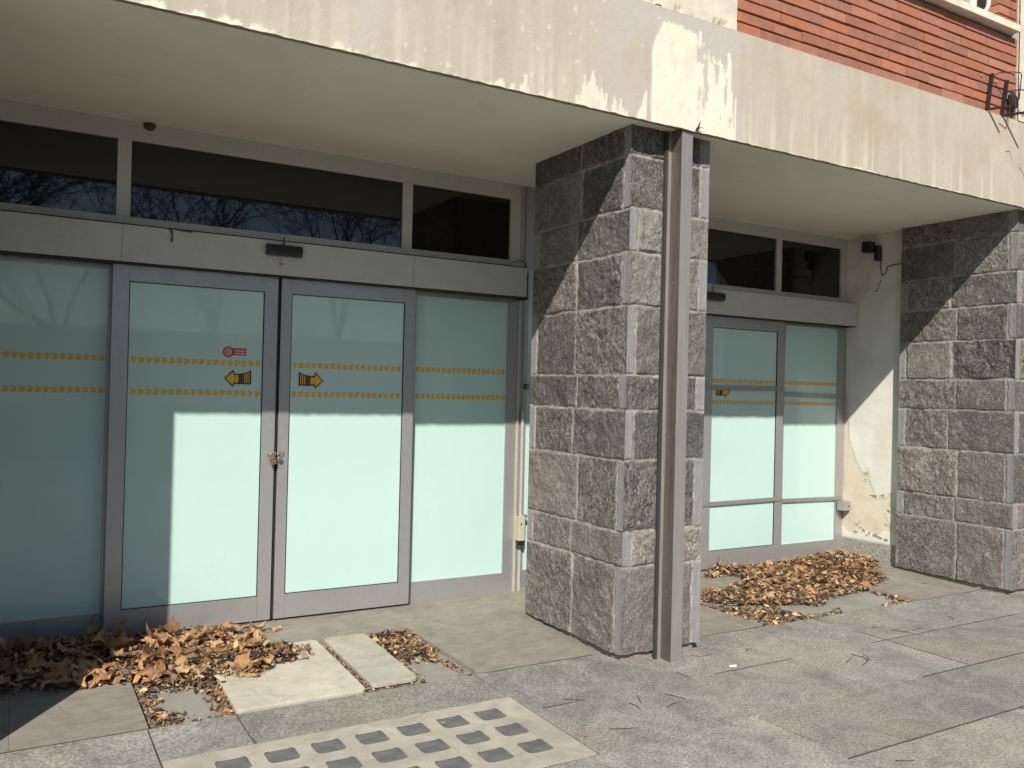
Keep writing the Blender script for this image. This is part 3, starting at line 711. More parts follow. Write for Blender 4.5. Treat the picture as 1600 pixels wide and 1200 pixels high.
def sliding_leaf(x0, x1, label, right_stile=.083, left_stile=.090, glass_top=2.088, chev=-1, nchev=17, arr=None):
    t = thing('sliding_door', label, 'sliding door', ((x0+x1)/2, YS, 0), 'sliding door leaves')
    gx0, gx1, gz0, gz1 = x0+left_stile, x1-right_stile, .165, glass_top
    b = MB(); z0, z1 = .014, 2.183
    b.box(x0, YS, z0, gx0, YS+.045, z1); b.box(gx1, YS, z0, x1, YS+.045, z1)
    b.box(gx0+.0006, YS+.0006, z0, gx1-.0006, YS+.044, gz0); b.box(gx0+.0006, YS+.0006, gz1, gx1-.0006, YS+.044, z1)
    b.build('frame', M['alu'], t, bevel=.0012)
    b = MB(); s = .005; yb = YS+.006
    b.box(gx0, yb, gz0, gx0+s, yb+.01, gz1); b.box(gx1-s, yb, gz0, gx1, yb+.01, gz1); b.box(gx0+s, yb, gz0, gx1-s, yb+.01, gz0+s); b.box(gx0+s, yb, gz1-s, gx1-s, yb+.01, gz1)
    b.build('glazing_seal', M['rubber'], t)
    b = MB(); b.box(gx0+.001, YS+.012, gz0+.001, gx1-.001, YS+.03, gz1-.001); p = b.build('glass_pane', M['milk'], t)
    yk = YS+.0110
    for z in (1.631, 1.444): chev_row(p, gx0+.012, gx1-.012, z, yk, chev, nchev)
    if arr: arrow(p, arr[0], 1.535, yk-.0004, arr[1])
    return t, p
dl, pane = sliding_leaf(.484, 1.442, 'left sliding door leaf with the red round sticker and arrow pointing left', chev=1, nchev=18, arr=(1.129, -1))
# red round sticker with a tail
b = MB(); cx, cz, yk = 1.146, 1.699, YS+.0105
def disc(r_, mi, off, n=28): b.quad([(cx+math.cos(2*math.pi*k/n)*r_, yk-off, cz+math.sin(2*math.pi*k/n)*r_) for k in range(n)], mi)
b.quad([(cx+.02,yk-.0001,cz-.020), (cx+.108,yk-.0001,cz-.020), (cx+.108,yk-.0001,cz+.024), (cx+.02,yk-.0001,cz+.024)], 0)
disc(.034, 0, .0003); disc(.021, 1, .0006); disc(.017, 2, .0009); disc(.011, 1, .0012); disc(.006, 2, .0015)
for zz_, xe in ((.008,.098),(-.009,.102)):
    x = cx+.042
    while x < cx+xe: b.quad([(x,yk-.0007,cz+zz_-.003), (x+.0045,yk-.0007,cz+zz_-.003), (x+.0045,yk-.0007,cz+zz_+.004), (x,yk-.0007,cz+zz_+.004)], 1); x += .0068
b.build('round_sticker', [M['red'], M['white'], M['ink']], pane)
dr, _p = sliding_leaf(1.464, 2.392, 'right-hand leaf of the left entrance with arrow pointing right', left_stile=.066, right_stile=.078, chev=-1, nchev=18, arr=(1.749, 1))
d3, _p = sliding_leaf(5.080, 6.036, 'sliding door leaf of the right entrance, crossed by two metal bars', left_stile=.088, right_stile=.084, chev=-1, nchev=19, arr=(5.377, 1))
d4, _p = sliding_leaf(4.100, 5.064, 'sliding door leaf of the right entrance hidden behind the middle column', chev=1, nchev=19)
b = MB(); b.box(1.449, YS+.012, .014, 1.457, YS+.04, 2.183); b.build('gap_brush', M['rubber'], dr)

def fixed(parent, x0, x1, sl, sr, chev, n, bottom=.145, top=2.155):
    b = MB(); g0, g1 = x0+sl, x1-sr
    b.box(x0, YF, 0, g0, YF+.05, 2.42); b.box(g1, YF, 0, x1, YF+.05, 2.42)
    b.box(g0+.0005, YF+.0008, 0, g1-.0005, YF+.049, bottom); b.box(g0+.0005, YF+.0008, top, g1-.0005, YF+.049, 2.42)
    f = b.build('side_panel', M['alu'], parent, bevel=.0012)
    b = MB(); b.box(g0+.0005, YF+.012, bottom, g1-.0005, YF+.03, top); p = b.build('glass_pane', M['milk'], f)
    for z in (1.635, 1.446): chev_row(f, g0+.008, g1-.008, z, YF+.0112, chev, n)
    return f
def transom(parent, x0, x1, mull, zt=2.93, zb=2.475):
    b = MB(); z1 = 3.046; m = sorted(mull)
    b.box(x0, YT, 2.42, x1, YT+.05, zb); b.box(x0, YT, zt, x1, YT+.05, z1)
    edges = [x0]+[e for mm in m for e in mm]+[x1]
    for a, c in m: b.box(a, YT+.0006, zb, c, YT+.049, zt)
    b.box(x1-.085, YT+.0006, zb, x1, YT+.049, zt)
    b.build('transom_frame', M['alu_d'], parent, bevel=.0012)
    xs_ = [x0]+[e for mm in m for e in mm]+[x1-.085]
    for a, c in zip(xs_[::2], xs_[1::2]):
        q = MB(); q.box(a+.0005, YT+.020, zb, c-.0005, YT+.03, zt); q.build('transom_pane', M['dglass'], parent)
e1 = thing('entrance_frame', 'left entrance frame with wide metal header and dark transom windows', 'door frame', (1.45, YF, 0))
transom(e1, -.42, 3.262, [(-.42,-.335), (.498,.574), (2.308,2.382)])
b = MB(); b.box(-.40, YH, 2.192, 3.246, YF-.001, 2.405); b.build('header_box', M['alu_d'], e1, bevel=.003)
b = MB(); b.box(-.40, YH+.004, 2.4052, 3.246, YF-.002, 2.412); b.build('header_top_seam', M['groove'], e1)
b = MB(); b.box(-.39, YH+.012, 2.184, 3.238, YF-.005, 2.1918); b.build('track_gap', M['groove'], e1)
b = MB()
for x_ in (.52, 1.431, 2.34): b.box(x_, YH-.0006, 2.194, x_+.0016, YH-.0001, 2.403)
build_split(b, 'header_seam', M['groove'], e1)
b = MB()
for x_ in (.10, .95, 1.90, 2.80):
    b.tube([(x_, YH-.0002, 2.21), (x_, YH-.003, 2.21)], .0045, 8)
build_split(b, 'screw', M['steel'], e1)
f_ = fixed(e1, -.35, .50, .085, .03, 1, 18)
b = MB()
for (x_, z_, r_) in [(.463,1.09,.004),(.325,1.21,.003),(.435,1.155,.0022),(.44,1.12,.0022),(.432,1.10,.002),(.325,.97,.0025),(.33,.93,.0022),(.335,.91,.002),(.385,.86,.0025),(.392,.83,.0022),(.44,.96,.002),(.43,.20,.004),(.05,.17,.003)]:
    b.prism([(x_+math.cos(q*1.05)*r_, YF+.0110, z_+math.sin(q*1.05)*r_*1.3) for q in range(6)], (0, .0008, 0))
build_split(b, 'paint_speck', M['white'], f_); f_ = fixed(e1, 2.40, 3.262, .03, .088, -1, 18, .142, 2.152)
b = MB(); b.box(3.2625, YF-.012, 0, 3.276, YF+.04, 2.42); b.build('cream_reveal', M['cream'], e1)
b = MB(); b.box(3.2765, YF+.006, 0, 3.312, YF+.05, 3.046); b.box(3.3125, YF-.004, 0, 3.345, YF+.05, 3.046); b.box(3.2625, YF+.004, 2.4205, 3.276, YF+.05, 3.046)
b.build('corner_post', M['alu'], e1, bevel=.001)
b = MB(); b.box(3.300, YF-.022, 0.0, 3.318, YF-.0045, 1.35); b.build('conduit', M['alu_d'], e1, bevel=.002)
b = MB(); b.box(3.3455, YF+.010, .15, 3.62, YF+.03, 2.42); b.box(4.0, YF+.01, .15, 4.10, YF+.03, 2.42); build_split(b, 'end_glass', M['milk'], e1)
b = MB(); b.box(3.3455, YF+.002, 0, 4.10, YF+.04, .1495); b.box(3.3455, YF+.002, 2.4205, 4.10, YF+.04, 3.046); b.box(3.621, YF+.002, .15, 3.999, YF+.04, 2.42); build_split(b, 'end_rail', M['alu'], e1)
b = MB(); b.box(3.247, YH+.03, 2.175, 3.275, YH+.12, 2.375); b.build('header_end_cap', M['black'], e1, bevel=.003)
b = MB(); b.tube([(3.20,5.49,2.455),(3.22,5.44,2.47),(3.25,5.42,2.462),(3.27,5.42,2.44),(3.268,5.42,2.375)], .004, 6)
tag(b.build('cable', M['cable']), 'short dark cable looping over the right end of the left header', 'cable')
e2 = thing('entrance_frame', 'right entrance frame with short metal header beside the peeling wall', 'door frame', (5.5, YF, 0))
transom(e2, 4.102, 6.958, [(4.102,4.19), (5.078,5.13), (5.990,6.058)], 2.945, 2.468)
b = MB(); b.box(4.105, YH, 2.192, 6.950, YF-.001, 2.405); b.build('header_box', M['alu_d'], e2, bevel=.003)
b = MB(); b.box(4.11, YH+.012, 2.184, 6.94, YF-.005, 2.1918); b.build('track_gap', M['groove'], e2)
fixed(e2, 6.052, 6.958, .075, .105, -1, 19, .145, 2.165); fixed(e2, 4.102, 4.16, .03, .02, 1, 1)

# security bars
def bar(name, x0, x1, z0, z1, y, label, z0b=None, th=.036, grp='security bars across the right entrance'):
    b = MB(); z0b = z0 if z0b is None else z0b
    b.prism([(x0,y,z0),(x1,y,z1),(x1,y,z1+th),(x0,y,z0+th)], (0,-.006,0)); 
    t = thing('security_bar', label, 'metal bar', ((x0+x1)/2, y, z0), grp)
    b.build('bar', M['post_l'], t, bevel=.001)
    b = MB()
    for x in (x0+.02, x1-.02):
        zc = z0+(z1-z0)*(x-x0)/(x1-x0)+th/2; b.tube([(x, y-.0061, zc), (x, y-.010, zc)], .006, 8)
    build_split(b, 'bolt', M['steel'], t)
bar('b', 5.03, 6.038, 1.548, 1.556, YS-.0015, 'upper metal bar across the sliding leaf of the right entrance')
bar('b', 6.062, 6.94, 1.512, 1.494, YF-.0015, 'upper metal bar across the fixed pane beside the peeling wall')
bar('b', 5.03, 6.038, .552, .562, YS-.0015, 'lower metal bar across the sliding leaf of the right entrance')
bar('b', 6.062, 6.94, .532, .520, YF-.0015, 'lower metal bar across the fixed pane, ending at the small grey box')
# sensors
def sensor(cx, z, label):
    t = thing('motion_sensor', label, 'motion sensor', (cx, YH, z))
    b = MB(); b.prism([(cx-.112, YH, z+.036), (cx-.112, YH, z-.036), (cx-.112, YH-.035, z-.036), (cx-.112, YH-.052, z-.010), (cx-.112, YH-.045, z+.030)], (.224, 0, 0))
    b.build('housing', M['black'], t, bevel=.006, seg=3)
    b = MB(); b.box(cx-.085, YH-.0515, z-.018, cx+.085, YH-.0505, z-.004); b.build('lens', M['black'], t)
    b = MB(); b.tube([(cx+.005, YH-.012, z+.034), (cx-.004, YH-.012, z+.055), (cx+.004, YH-.004, z+.085)], .0045, 6); b.build('lead', M['cable'], t)
sensor(1.448, 2.345, 'black motion sensor above the meeting line of the left doors')
sensor(5.075, 2.335, 'black motion sensor half hidden behind the middle column')
b = MB(); n = 20; b.prism([(1.437+math.cos(2*math.pi*k/n)*.022, YH-.0004, 2.262+math.sin(2*math.pi*k/n)*.011) for k in range(n)], (0,-.0006,0), 0)
b.prism([(1.437+math.cos(2*math.pi*k/n)*.015, YH-.0011, 2.261+math.sin(2*math.pi*k/n)*.006) for k in range(n)], (0,-.0004,0), 1)
tag(b.build('oval_sticker', [plain('faded_label', (.50,.40,.38), .5), plain('faded_red_label', (.45,.16,.14), .5)]), 'tiny faded red oval sticker on the header under the black sensor', 'sticker')
b = MB(); b.prism([(5.10+.02*math.cos(k*.63), YH-.0004, 2.26+.006*math.sin(k*.63)) for k in range(10)], (0,-.0006,0)); tag(b.build('oval_sticker', M['flake']), 'tiny pale oval sticker on the right entrance header', 'sticker')
b = MB(); b.tube([(.77,YH-.004,2.405),(.785,YH-.008,2.395),(.790,YH-.009,2.36),(.786,YH-.008,2.33)], [.004,.006,.004,.006], 6); b.tube([(.80,YH-.006,2.406),(.84,YH-.003,2.403),(.90,YH-.006,2.402)], [.004,.003,.006], 6); b.tube([(.76,YH-.004,2.407),(.74,YH-.004,2.408)], .003, 6)
tag(b.build('dangling_wire', M['cable']), 'short brown wire end hanging from the seam above the left header', 'wire')
b = MB()
for k in range(6):
    a0, a1 = k/6*math.pi/2, (k+1)/6*math.pi/2
pts = [(0.668, 5.5, 3.035-.034*math.sin(i/6*math.pi/2)) for i in range(7)]; rr = [.034*math.cos(i/6*math.pi/2)+.003 for i in range(7)]
b.tube(pts, rr, 12); tag(b.build('mud_nest', M['nest'], smooth=True), 'small round brown mud nest under the soffit above the left transom', 'nest')

# hasp and padlock on the left doors
zl = 1.062
hs = thing('hasp', 'bright steel hasp plate screwed across the meeting stiles of the left doors', 'hasp', (1.452, YS, zl))
b = MB(); b.box(1.398, YS-.003, zl-.014, 1.442, YS-.0003, zl+.014); b.box(1.462, YS-.003, zl-.016, 1.508, YS-.0003, zl+.016); build_split(b, 'plate', M['steel'], hs, .001)
b = MB()
for x in (1.408, 1.428, 1.478, 1.498): b.tube([(x, YS-.003, zl+.004), (x, YS-.007, zl+.004)], [.0055, .004], 8)
build_split(b, 'screw', M['steel'], hs)
b = MB()
for x in (1.444, 1.462): b.tube([(x, YS-.002, zl+.010), (x, YS-.020, zl+.012), (x, YS-.026, zl+.002), (x, YS-.020, zl-.008), (x, YS-.002, zl-.008)], .0035, 6)
build_split(b, 'staple', M['brass'], hs)
pk = thing('padlock', 'worn brass padlock hanging askew from the hasp on the left doors', 'padlock', (1.435, YS-.03, zl-.03))
b = MB(); b.box(-.019, -.008, -.048, .019, .008, 0)
o = b.build('body', M['brass'], None, bevel=.003); o.parent = pk; o.location = (-.012, 0, .012); o.rotation_euler = (0, R(-14), R(8))
b = MB(); pts = []
for k in range(9): an = math.pi*k/8; pts.append((.013*math.cos(an), 0, .016+.013*math.sin(an)))
b.tube([(.013,0,-.004)]+pts+[(-.013,0,-.004)], .0032, 8)
o = b.build('shackle', M['steel'], None, smooth=True); o.parent = pk; o.location = (-.012, 0, .012); o.rotation_euler = (0, R(-14), R(8))
pk2 = thing('padlock', 'small steel padlock hanging behind the brass one on the left doors', 'padlock', (1.470, YS-.018, zl-.032))
b = MB(); n = 18; b.prism([(1.472+math.cos(2*math.pi*k/n)*.017, YS-.026, zl-.030+math.sin(2*math.pi*k/n)*.016) for k in range(n)], (0,.014,0)); b.build('body', plain('dull_steel', (.30,.30,.29), .35, .7), pk2, bevel=.003)
b = MB(); b.tube([(1.462,YS-.019,zl-.02),(1.458,YS-.019,zl+.002),(1.466,YS-.019,zl+.010),(1.476,YS-.019,zl+.0),(1.478,YS-.019,zl-.018)], .003, 8); b.build('shackle', M['steel'], pk2)

# key switch boxes
t = thing('key_switch', 'cream key switch box low on the post beside the middle column', 'switch box', (3.30, YF-.03, .46))
b = MB(); b.box(3.268, YF-.075, .385, 3.318, YF-.023, .565); b.build('box', M['cream'], t, bevel=.003)
b = MB(); b.box(3.272, YF-.066, .350, 3.316, YF-.024, .3845); b.build('lower_cap', M['black'], t, bevel=.002)
b = MB(); b.tube([(3.285,YF-.0752,.51),(3.285,YF-.078,.51)], .006, 8); b.build('keyhole', M['ink'], t)
b = MB(); b.box(3.3185, YF-.055, .55, 3.345, YF-.03, .575); b.build('catch', M['steel'], t)
t = thing('latch_box', 'small dark latch box at chest height beside the middle column', 'latch', (3.33, YF-.01, 1.53))
b = MB(); b.box(3.320, YF-.028, 1.515, 3.350, YF-.0045, 1.552); b.build('housing', M['black'], t, bevel=.002)
b = MB(); b.box(3.327, YF-.0295, 1.523, 3.343, YF-.0282, 1.544); b.build('face_plate', M['post_l'], t)
t = thing('key_switch', 'small grey key switch box at the foot of the peeling wall', 'switch box', (6.92, 5.42, .47))
b = MB(); b.box(6.852, 5.40, .432, 6.950, 5.475, .520); b.build('box', M['alu'], t, bevel=.003)
b = MB(); b.tube([(6.925,5.3998,.474),(6.925,5.397,.474)], .008, 10); b.build('keyhole', M['ink'], t)
b = MB(); b.box(6.87, 5.476, .45, 6.94, 5.499, .50); b.build('bracket', M['post_l'], t)

# wall spotlight on the side wall
t = thing('wall_spotlight', 'black spotlight on the side wall under the soffit at right', 'spotlight', (6.93, 5.16, 2.85))
b = MB(); b.box(6.80, 5.145, 2.865, 6.90, 5.225, 2.965); b.build('head', M['black'], t, bevel=.006)
b = MB(); b.box(6.885, 5.115, 2.79, 6.955, 5.150, 2.93); b.build('arm', M['black'], t, bevel=.004)
b = MB(); b.box(6.795, 5.152, 2.872, 6.7995, 5.218, 2.958); b.build('lens', M['dglass'], t)
b = MB(); b.tube([(6.955,5.13,2.79),(6.955,5.125,2.70),(6.955,5.115,2.66),(6.955,5.09,2.655),(6.955,5.07,2.68),(6.955,5.055,2.73),(6.955,5.0,2.74),(6.955,4.90,2.745),(6.94,4.87,2.745)], .0045, 6)
tag(b.build('cable', M['cable']), 'thin dark cable bending from the wall spotlight to the right column', 'cable')
b = MB(); b.tube([(6.957,5.125,2.62),(6.957,5.135,2.58),(6.957,5.16,2.53)], .002, 5); b.tube([(6.957,5.165,2.52),(6.955,5.175,2.515)], .007, 6); tag(b.build('dangling_wire', M['cable']), 'hair-thin wire stain trailing below the wall spotlight', 'wire')

# iron lamp bracket on the brick wall
t = thing('floodlight_bracket', 'black iron cage bracket with small lamp on the brick wall', 'lamp bracket', (6.4, 3.75, 3.7))
b = MB()
b.prism([(6.266,3.752,3.70),(6.288,3.752,3.70),(6.341,3.752,3.985),(6.322,3.752,3.985)], (0,-.022,0))
b.prism([(6.460,3.752,3.69),(6.482,3.752,3.69),(6.541,3.752,3.975),(6.522,3.752,3.975)], (0,-.022,0))
build_split(b, 'upright', M['iron'], t)
b = MB(); b.tube([(6.29,3.735,3.706),(6.345,3.60,3.702)], .010, 6); b.tube([(6.485,3.735,3.694),(6.56,3.54,3.69)], .010, 6); build_split(b, 'arm', M['iron'], t)
b = MB()
b.tube([(6.335,3.735,3.965),(6.36,3.70,3.985),(6.42,3.64,3.985),(6.46,3.60,3.975),(6.465,3.595,3.955),(6.43,3.59,3.77),(6.42,3.59,3.755),(6.38,3.61,3.75),(6.35,3.62,3.75)], .0045, 6)
b.tube([(6.53,3.735,3.885),(6.56,3.66,3.885),(6.66,3.60,3.875)], .0045, 6); build_split(b, 'wire_loop', M['iron'], t)
b = MB()
for y in (3.70, 3.685, 3.66): b.tube([(6.50,y,3.69),(6.51,y,3.86)], .003, 5)
b.tube([(6.40,3.55,3.62),(6.42,3.50,3.68),(6.44,3.47,3.64)], .003, 5); b.tube([(6.50,3.42,3.66),(6.51,3.36,3.685),(6.51,3.30,3.66)], .004, 5); build_split(b, 'loose_wire', M['twig'], t)
b = MB(); b.prism([(6.545,3.742,3.865),(6.545,3.742,3.765),(6.590,3.742,3.752),(6.625,3.742,3.79),(6.60,3.742,3.85)], (0,-.045,0)); b.build('lamp_head', M['iron'], t, bevel=.004)
b = MB()
for x, z in ((6.225,3.955),(6.415,3.945)): b.tube([(x,3.757,z),(x,3.748,z)], [.010,.006], 8)
tag(b.build('rusty_bolt', plain('bolt_copper', (.55,.32,.2), .5, .3)), 'two small coppery fixing studs in the brick beside the iron bracket', 'bolt')

# ------------------------------------------------------------------ leaves
def leaf_mesh(seed, curl):
    rs = random.Random(seed); nr, na = 6, 44; mb = MB()
    lobes = [(90,1.0),(36,.90),(144,.90),(-16,.62),(196,.62)]
    ba = rs.uniform(0, 3.14); a2 = rs.uniform(0, 6.28); ph = [rs.uniform(0, 6.28) for _ in range(4)]
    def rad(th):
        d = math.degrees(th); r_ = .60
        for la, ll in lobes:
            dd = (d-la+180) % 360-180; r_ = max(r_, ll*(.62*math.exp(-(dd/15.0)**2)+.38*math.exp(-(dd/40)**2)))
        dd = (d+90+180) % 360-180; r_ *= 1-.35*math.exp(-(dd/20)**2)
        return r_*(1+.05*math.sin(th*23+ph[0]))
    pts = [(0, 0)]
    for i in range(1, nr+1):
        for k in range(na): th_ = 2*math.pi*k/na; r_ = rad(th_)*i/nr; pts.append((r_*math.cos(th_), r_*math.sin(th_)))
    for (x, y) in pts:
        c, s = math.cos(ba), math.sin(ba); p = x*c+y*s; q = -x*s+y*c; K = curl*(1+.5*math.sin(ph[1]+q*2))
        if abs(K) > .05: P_, Z = math.sin(p*K)/K, (1-math.cos(p*K))/K
        else: P_, Z = p, 0
        rr = math.hypot(x, y); th_ = math.atan2(y, x)
        Z += .11*math.sin(6.5*x+ph[0])*math.cos(5.2*y+ph[3])*min(1, rr*2)+.10*rr*math.sin(5*th_+ph[2])+.09*rr*rr*math.sin(9*th_+ph[3])+.05*math.sin(11*p+ph[1])*rr+.10*(q*q)*math.sin(a2) - .05*abs(math.sin(2.5*th_))*rr
        x2 = P_*c-q*s; y2 = P_*s+q*c; mb.v.append((x2, y2, Z))
    for k in range(na): mb.f.append((0, 1+k, 1+(k+1) % na)); mb.m.append(0)
    for i in range(nr-1):
        for k in range(na):
            a = 1+i*na; k2 = (k+1) % na; mb.f.append((a+k, a+na+k, a+na+k2, a+k2)); mb.m.append(0)
    st = Vector((0, -.12, .0)); mb.tube([st, st+Vector((.02, -.32, .05)), st+Vector((.06, -.62, .0))], [.018, .012, .014], 5)
    return mb
LM = []
for k, c in enumerate([1.3, -1.8, 2.6, -3.0, 2.1, -1.2, 3.4, -2.4, .8]):
    o = leaf_mesh(k*13+1, c).build('dry_leaf', M['leaf'], smooth=True); LM.append(o.data); bpy.data.objects.remove(o)
def leaf(p, r_, rot, label, group=None, k=None):
    o = bpy.data.objects.new('dry_leaf', LM[random.randrange(len(LM)) if k is None else k]); col.objects.link(o)
    o.location = p; o.scale = (r_,)*3; o.rotation_euler = rot; return tag(o, label, 'leaf', group)
def inpoly(x, y, P_):
    c = False; n = len(P_)
    for i in range(n):
        x1, y1 = P_[i]; x2, y2 = P_[i-1]
        if (y1 > y) != (y2 > y) and x < (x2-x1)*(y-y1)/(y2-y1)+x1: c = not c
    return c
pileL = [(-.30,5.40),(.50,5.40),(.97,5.38),(1.30,5.24),(1.28,4.93),(1.18,4.75),(1.20,4.50),(1.1,4.42),(.95,4.52),(.81,4.47),(.53,4.63),(.33,4.63),(-.02,4.73),(-.30,4.78)]
lit1 = 'large curled orange-brown leaf in the sunlit heap before the left sliding door'
shd1 = 'large curled brown leaf in the shaded heap at the left edge'
def humpL(x, y):                              # height of the left heap
    e = min(1, max(0, (y-4.45)/.55)); a = .050*e
    a += .055*math.exp(-((x-.45)/.28)**2-((y-5.30)/.16)**2) + .045*math.exp(-((x-.80)/.28)**2-((y-4.85)/.28)**2) + .06*math.exp(-((x+.02)/.25)**2-((y-5.2)/.3)**2)
    return a*.62
cnt = 0
while cnt < 165:
    x, y = random.uniform(-.3, 1.33), random.uniform(4.40, 5.40)
    if not inpoly(x, y, pileL): continue
    cnt += 1; p = gp(x, y); hgt = humpL(x, y); p.z += .022+hgt*random.uniform(.35, 1.0)
    r_ = random.choice([random.uniform(.03,.055), random.uniform(.055,.085), random.uniform(.075,.115)])
    if y > 5.25: p.y -= .08; p.z -= .01
    lit = (x-(-.01))/.882*1.334+4.15 > y
    leaf(p, r_, (random.gauss(0, .32), random.gauss(0, .32), random.uniform(0, 6.28)), lit1 if lit else shd1, 'leaves in the sunlit left heap' if lit else 'leaves in the shaded left heap')
for (x, y, r_, rz, k, lab) in [(.66,4.72,.125,.4,2,'broad folded orange leaf lying at the front of the left heap'), (1.16,4.52,.10,2.2,5,'broad flat tan leaf resting on the wide cream board edge'),
        (1.28,4.58,.085,-.9,8,'pointed tan leaf lying furthest out on the wide cream board'), (.98,4.66,.082,1.2,6,'arched orange leaf curled over beside the cream board'),
        (1.12,5.06,.085,.3,6,'tall arched orange leaf standing at the back of the left heap'), (.72,5.02,.11,1.5,4,'big ribbed orange leaf on top of the left heap'), (.80,5.17,.11,.2,0,'big arching orange leaf nearest the left door'),
        (.42,5.28,.10,.9,2,'dark leaf heaped against the left door stile'), (.10,5.22,.12,2.2,3,'large dark leaf on top of the shaded heap at the left edge'), (.56,5.27,.085,3.0,6,'dark twisted leaf at the foot of the left door')]:
    p = gp(x, y, .055+humpL(x, y)); leaf(p, r_, (random.gauss(0,.18), random.gauss(0,.18), rz), lab, None, k)
leaf(gp(1.421,5.20,.026), .058, (.25,-.1,.6), 'single orange leaf lying alone near the meeting line of the left doors', None, 3)
pileR = [(4.88,5.22),(5.19,5.40),(5.80,5.40),(5.87,5.42),(6.29,5.42),(6.78,5.45),(6.93,5.42),(6.93,5.2),(6.84,4.99),(6.44,4.82),(6.32,4.56),(6.01,4.42),(5.37,4.36),(5.12,4.20),(4.91,4.34),(4.61,4.46),(4.40,4.64),(4.62,4.93),(4.85,4.88),(5.14,4.97),(5.24,5.18)]
def humpR(x, y): return .034*math.exp(-((x-5.9)/.9)**2-((y-4.95)/.42)**2)+.060*math.exp(-((x-6.6)/.35)**2-((y-5.3)/.22)**2)+.05*math.exp(-((x-5.25)/.2)**2-((y-5.33)/.1)**2)
for (x, y, r_, rz, k, lab) in [(5.02,5.20,.075,.4,3,'orange leaf lying alone on the slab right of the middle column'), (5.62,4.63,.12,1.9,0,'largest tan leaf on top of the right heap'), (5.27,4.76,.055,.2,5,'small bright orange leaf in the middle of the right heap'),
        (5.36,4.93,.10,2.5,2,'folded orange leaf at the left part of the right heap'), (6.31,4.60,.085,.8,8,'yellow-orange leaf at the right rim of the right heap'), (6.24,4.84,.07,1.5,4,'orange leaf above the right rim of the right heap'),
        (5.88,4.40,.06,2.8,1,'tan leaf near the front right of the right heap'), (6.72,5.28,.10,2.0,3,'dark purplish leaf against the granite skirting'), (5.22,5.34,.07,.3,2,'orange leaf against the door at the left of the right heap'),
        (6.05,5.15,.06,.3,7,'orange leaf behind the middle of the right heap'), (5.80,5.0,.065,1.3,5,'tan leaf halfway up the right heap')]:
    leaf(gp(x, y, .035+humpR(x, y)), r_, (random.gauss(0,.25), random.gauss(0,.25), rz), lab, None, k)
cnt = 0
while cnt < 85:
    x, y = random.uniform(4.6, 6.95), random.uniform(4.3, 5.42)
    if not inpoly(x, y, pileR): continue
    cnt += 1; leaf(gp(x, y, .02+humpR(x, y)*random.uniform(.5, 1)), random.uniform(.024, .056), (random.gauss(0,.5), random.gauss(0,.5), random.uniform(0,6.28)), 'curled orange leaf among the fragments of the right heap', 'leaves in the right heap')

# crushed fragments and litter
def litter(name, regions, bare, label):
    vs = []; fs = []; cs = []
    pal = [((.55,.34,.17),4),((.28,.16,.085),3),((.14,.09,.055),4),((.065,.045,.035),4),((.50,.34,.18),2),((.58,.46,.29),.7),((.44,.21,.085),1.6)]
    cl = [p[0] for p in pal]; wt = [p[1] for p in pal]
    for (poly_, n, s0, s1, hum, base, dark) in regions:
        xs_ = [p[0] for p in poly_]; ys_ = [p[1] for p in poly_]; c = 0; tries = 0
        while c < n and tries < n*12:
            tries += 1; x, y = random.uniform(min(xs_), max(xs_)), random.uniform(min(ys_), max(ys_))
            jx = x+random.gauss(0, .02); jy = y+random.gauss(0, .02)
            if not inpoly(jx, jy, poly_) or any(inpoly(jx, jy, q) for q in bare): continue
            if poly_ is not pileR and poly_ is not pileL and vnoise(x*14, y*14, 5) < .22: continue
            c += 1; hh = hum(x, y) if hum else 0
            p = gp(x, y, base+random.random()**1.5*(hh+.008)); s_ = s0+(s1*1.3-s0)*random.random()**2.0
            m = Matrix.Rotation(random.uniform(0,6.28), 3, 'Z') @ Matrix.Rotation(random.gauss(0,.55), 3, 'X') @ Matrix.Rotation(random.gauss(0,.4), 3, 'Y')
            L, Wd = s_*random.uniform(.8,1.6), s_*random.uniform(.25,.8); cu = random.uniform(-.5,.6)*s_
            k = len(vs); pts = [(-L,-Wd*.4,0),(-L*.2,-Wd,cu*.4),(L,-Wd*.2,cu),(L*.5,Wd*.8,cu*.5),(-L*.4,Wd,-.2*cu)]
            q = [p + m @ Vector(a) for a in pts]; zmin = min(a.z for a in q); fl_ = gz(p.y)+base-.004
            dz = max(0, fl_-zmin); vs += [(a.x, a.y, a.z+dz) for a in q]
            fs += [(k,k+1,k+4),(k+1,k+2,k+3),(k+1,k+3,k+4)]
            cc = random.choices(cl, wt)[0]; f_ = random.uniform(.7,1.25)*(dark if random.random() < .6 else 1); cs += [(cc[0]*f_, cc[1]*f_, cc[2]*f_, 1)]*5
    me = bpy.data.meshes.new(name); me.from_pydata(vs, [], fs); me.materials.append(M['litter'])
    at = me.color_attributes.new('lc', 'FLOAT_COLOR', 'POINT'); at.data.foreach_set('color', np.array(cs, np.float32).reshape(-1))
    o = bpy.data.objects.new(name, me); col.objects.link(o); return tag(o, label, 'leaf litter', kind='stuff')
wellL = [(.55,4.75),(.95,4.62),(.93,4.0),(.56,4.0)]
bareL = [(.62,4.50),(.84,4.44),(.86,4.30),(.865,4.03),(.73,4.02),(.70,4.16),(.645,4.24)]
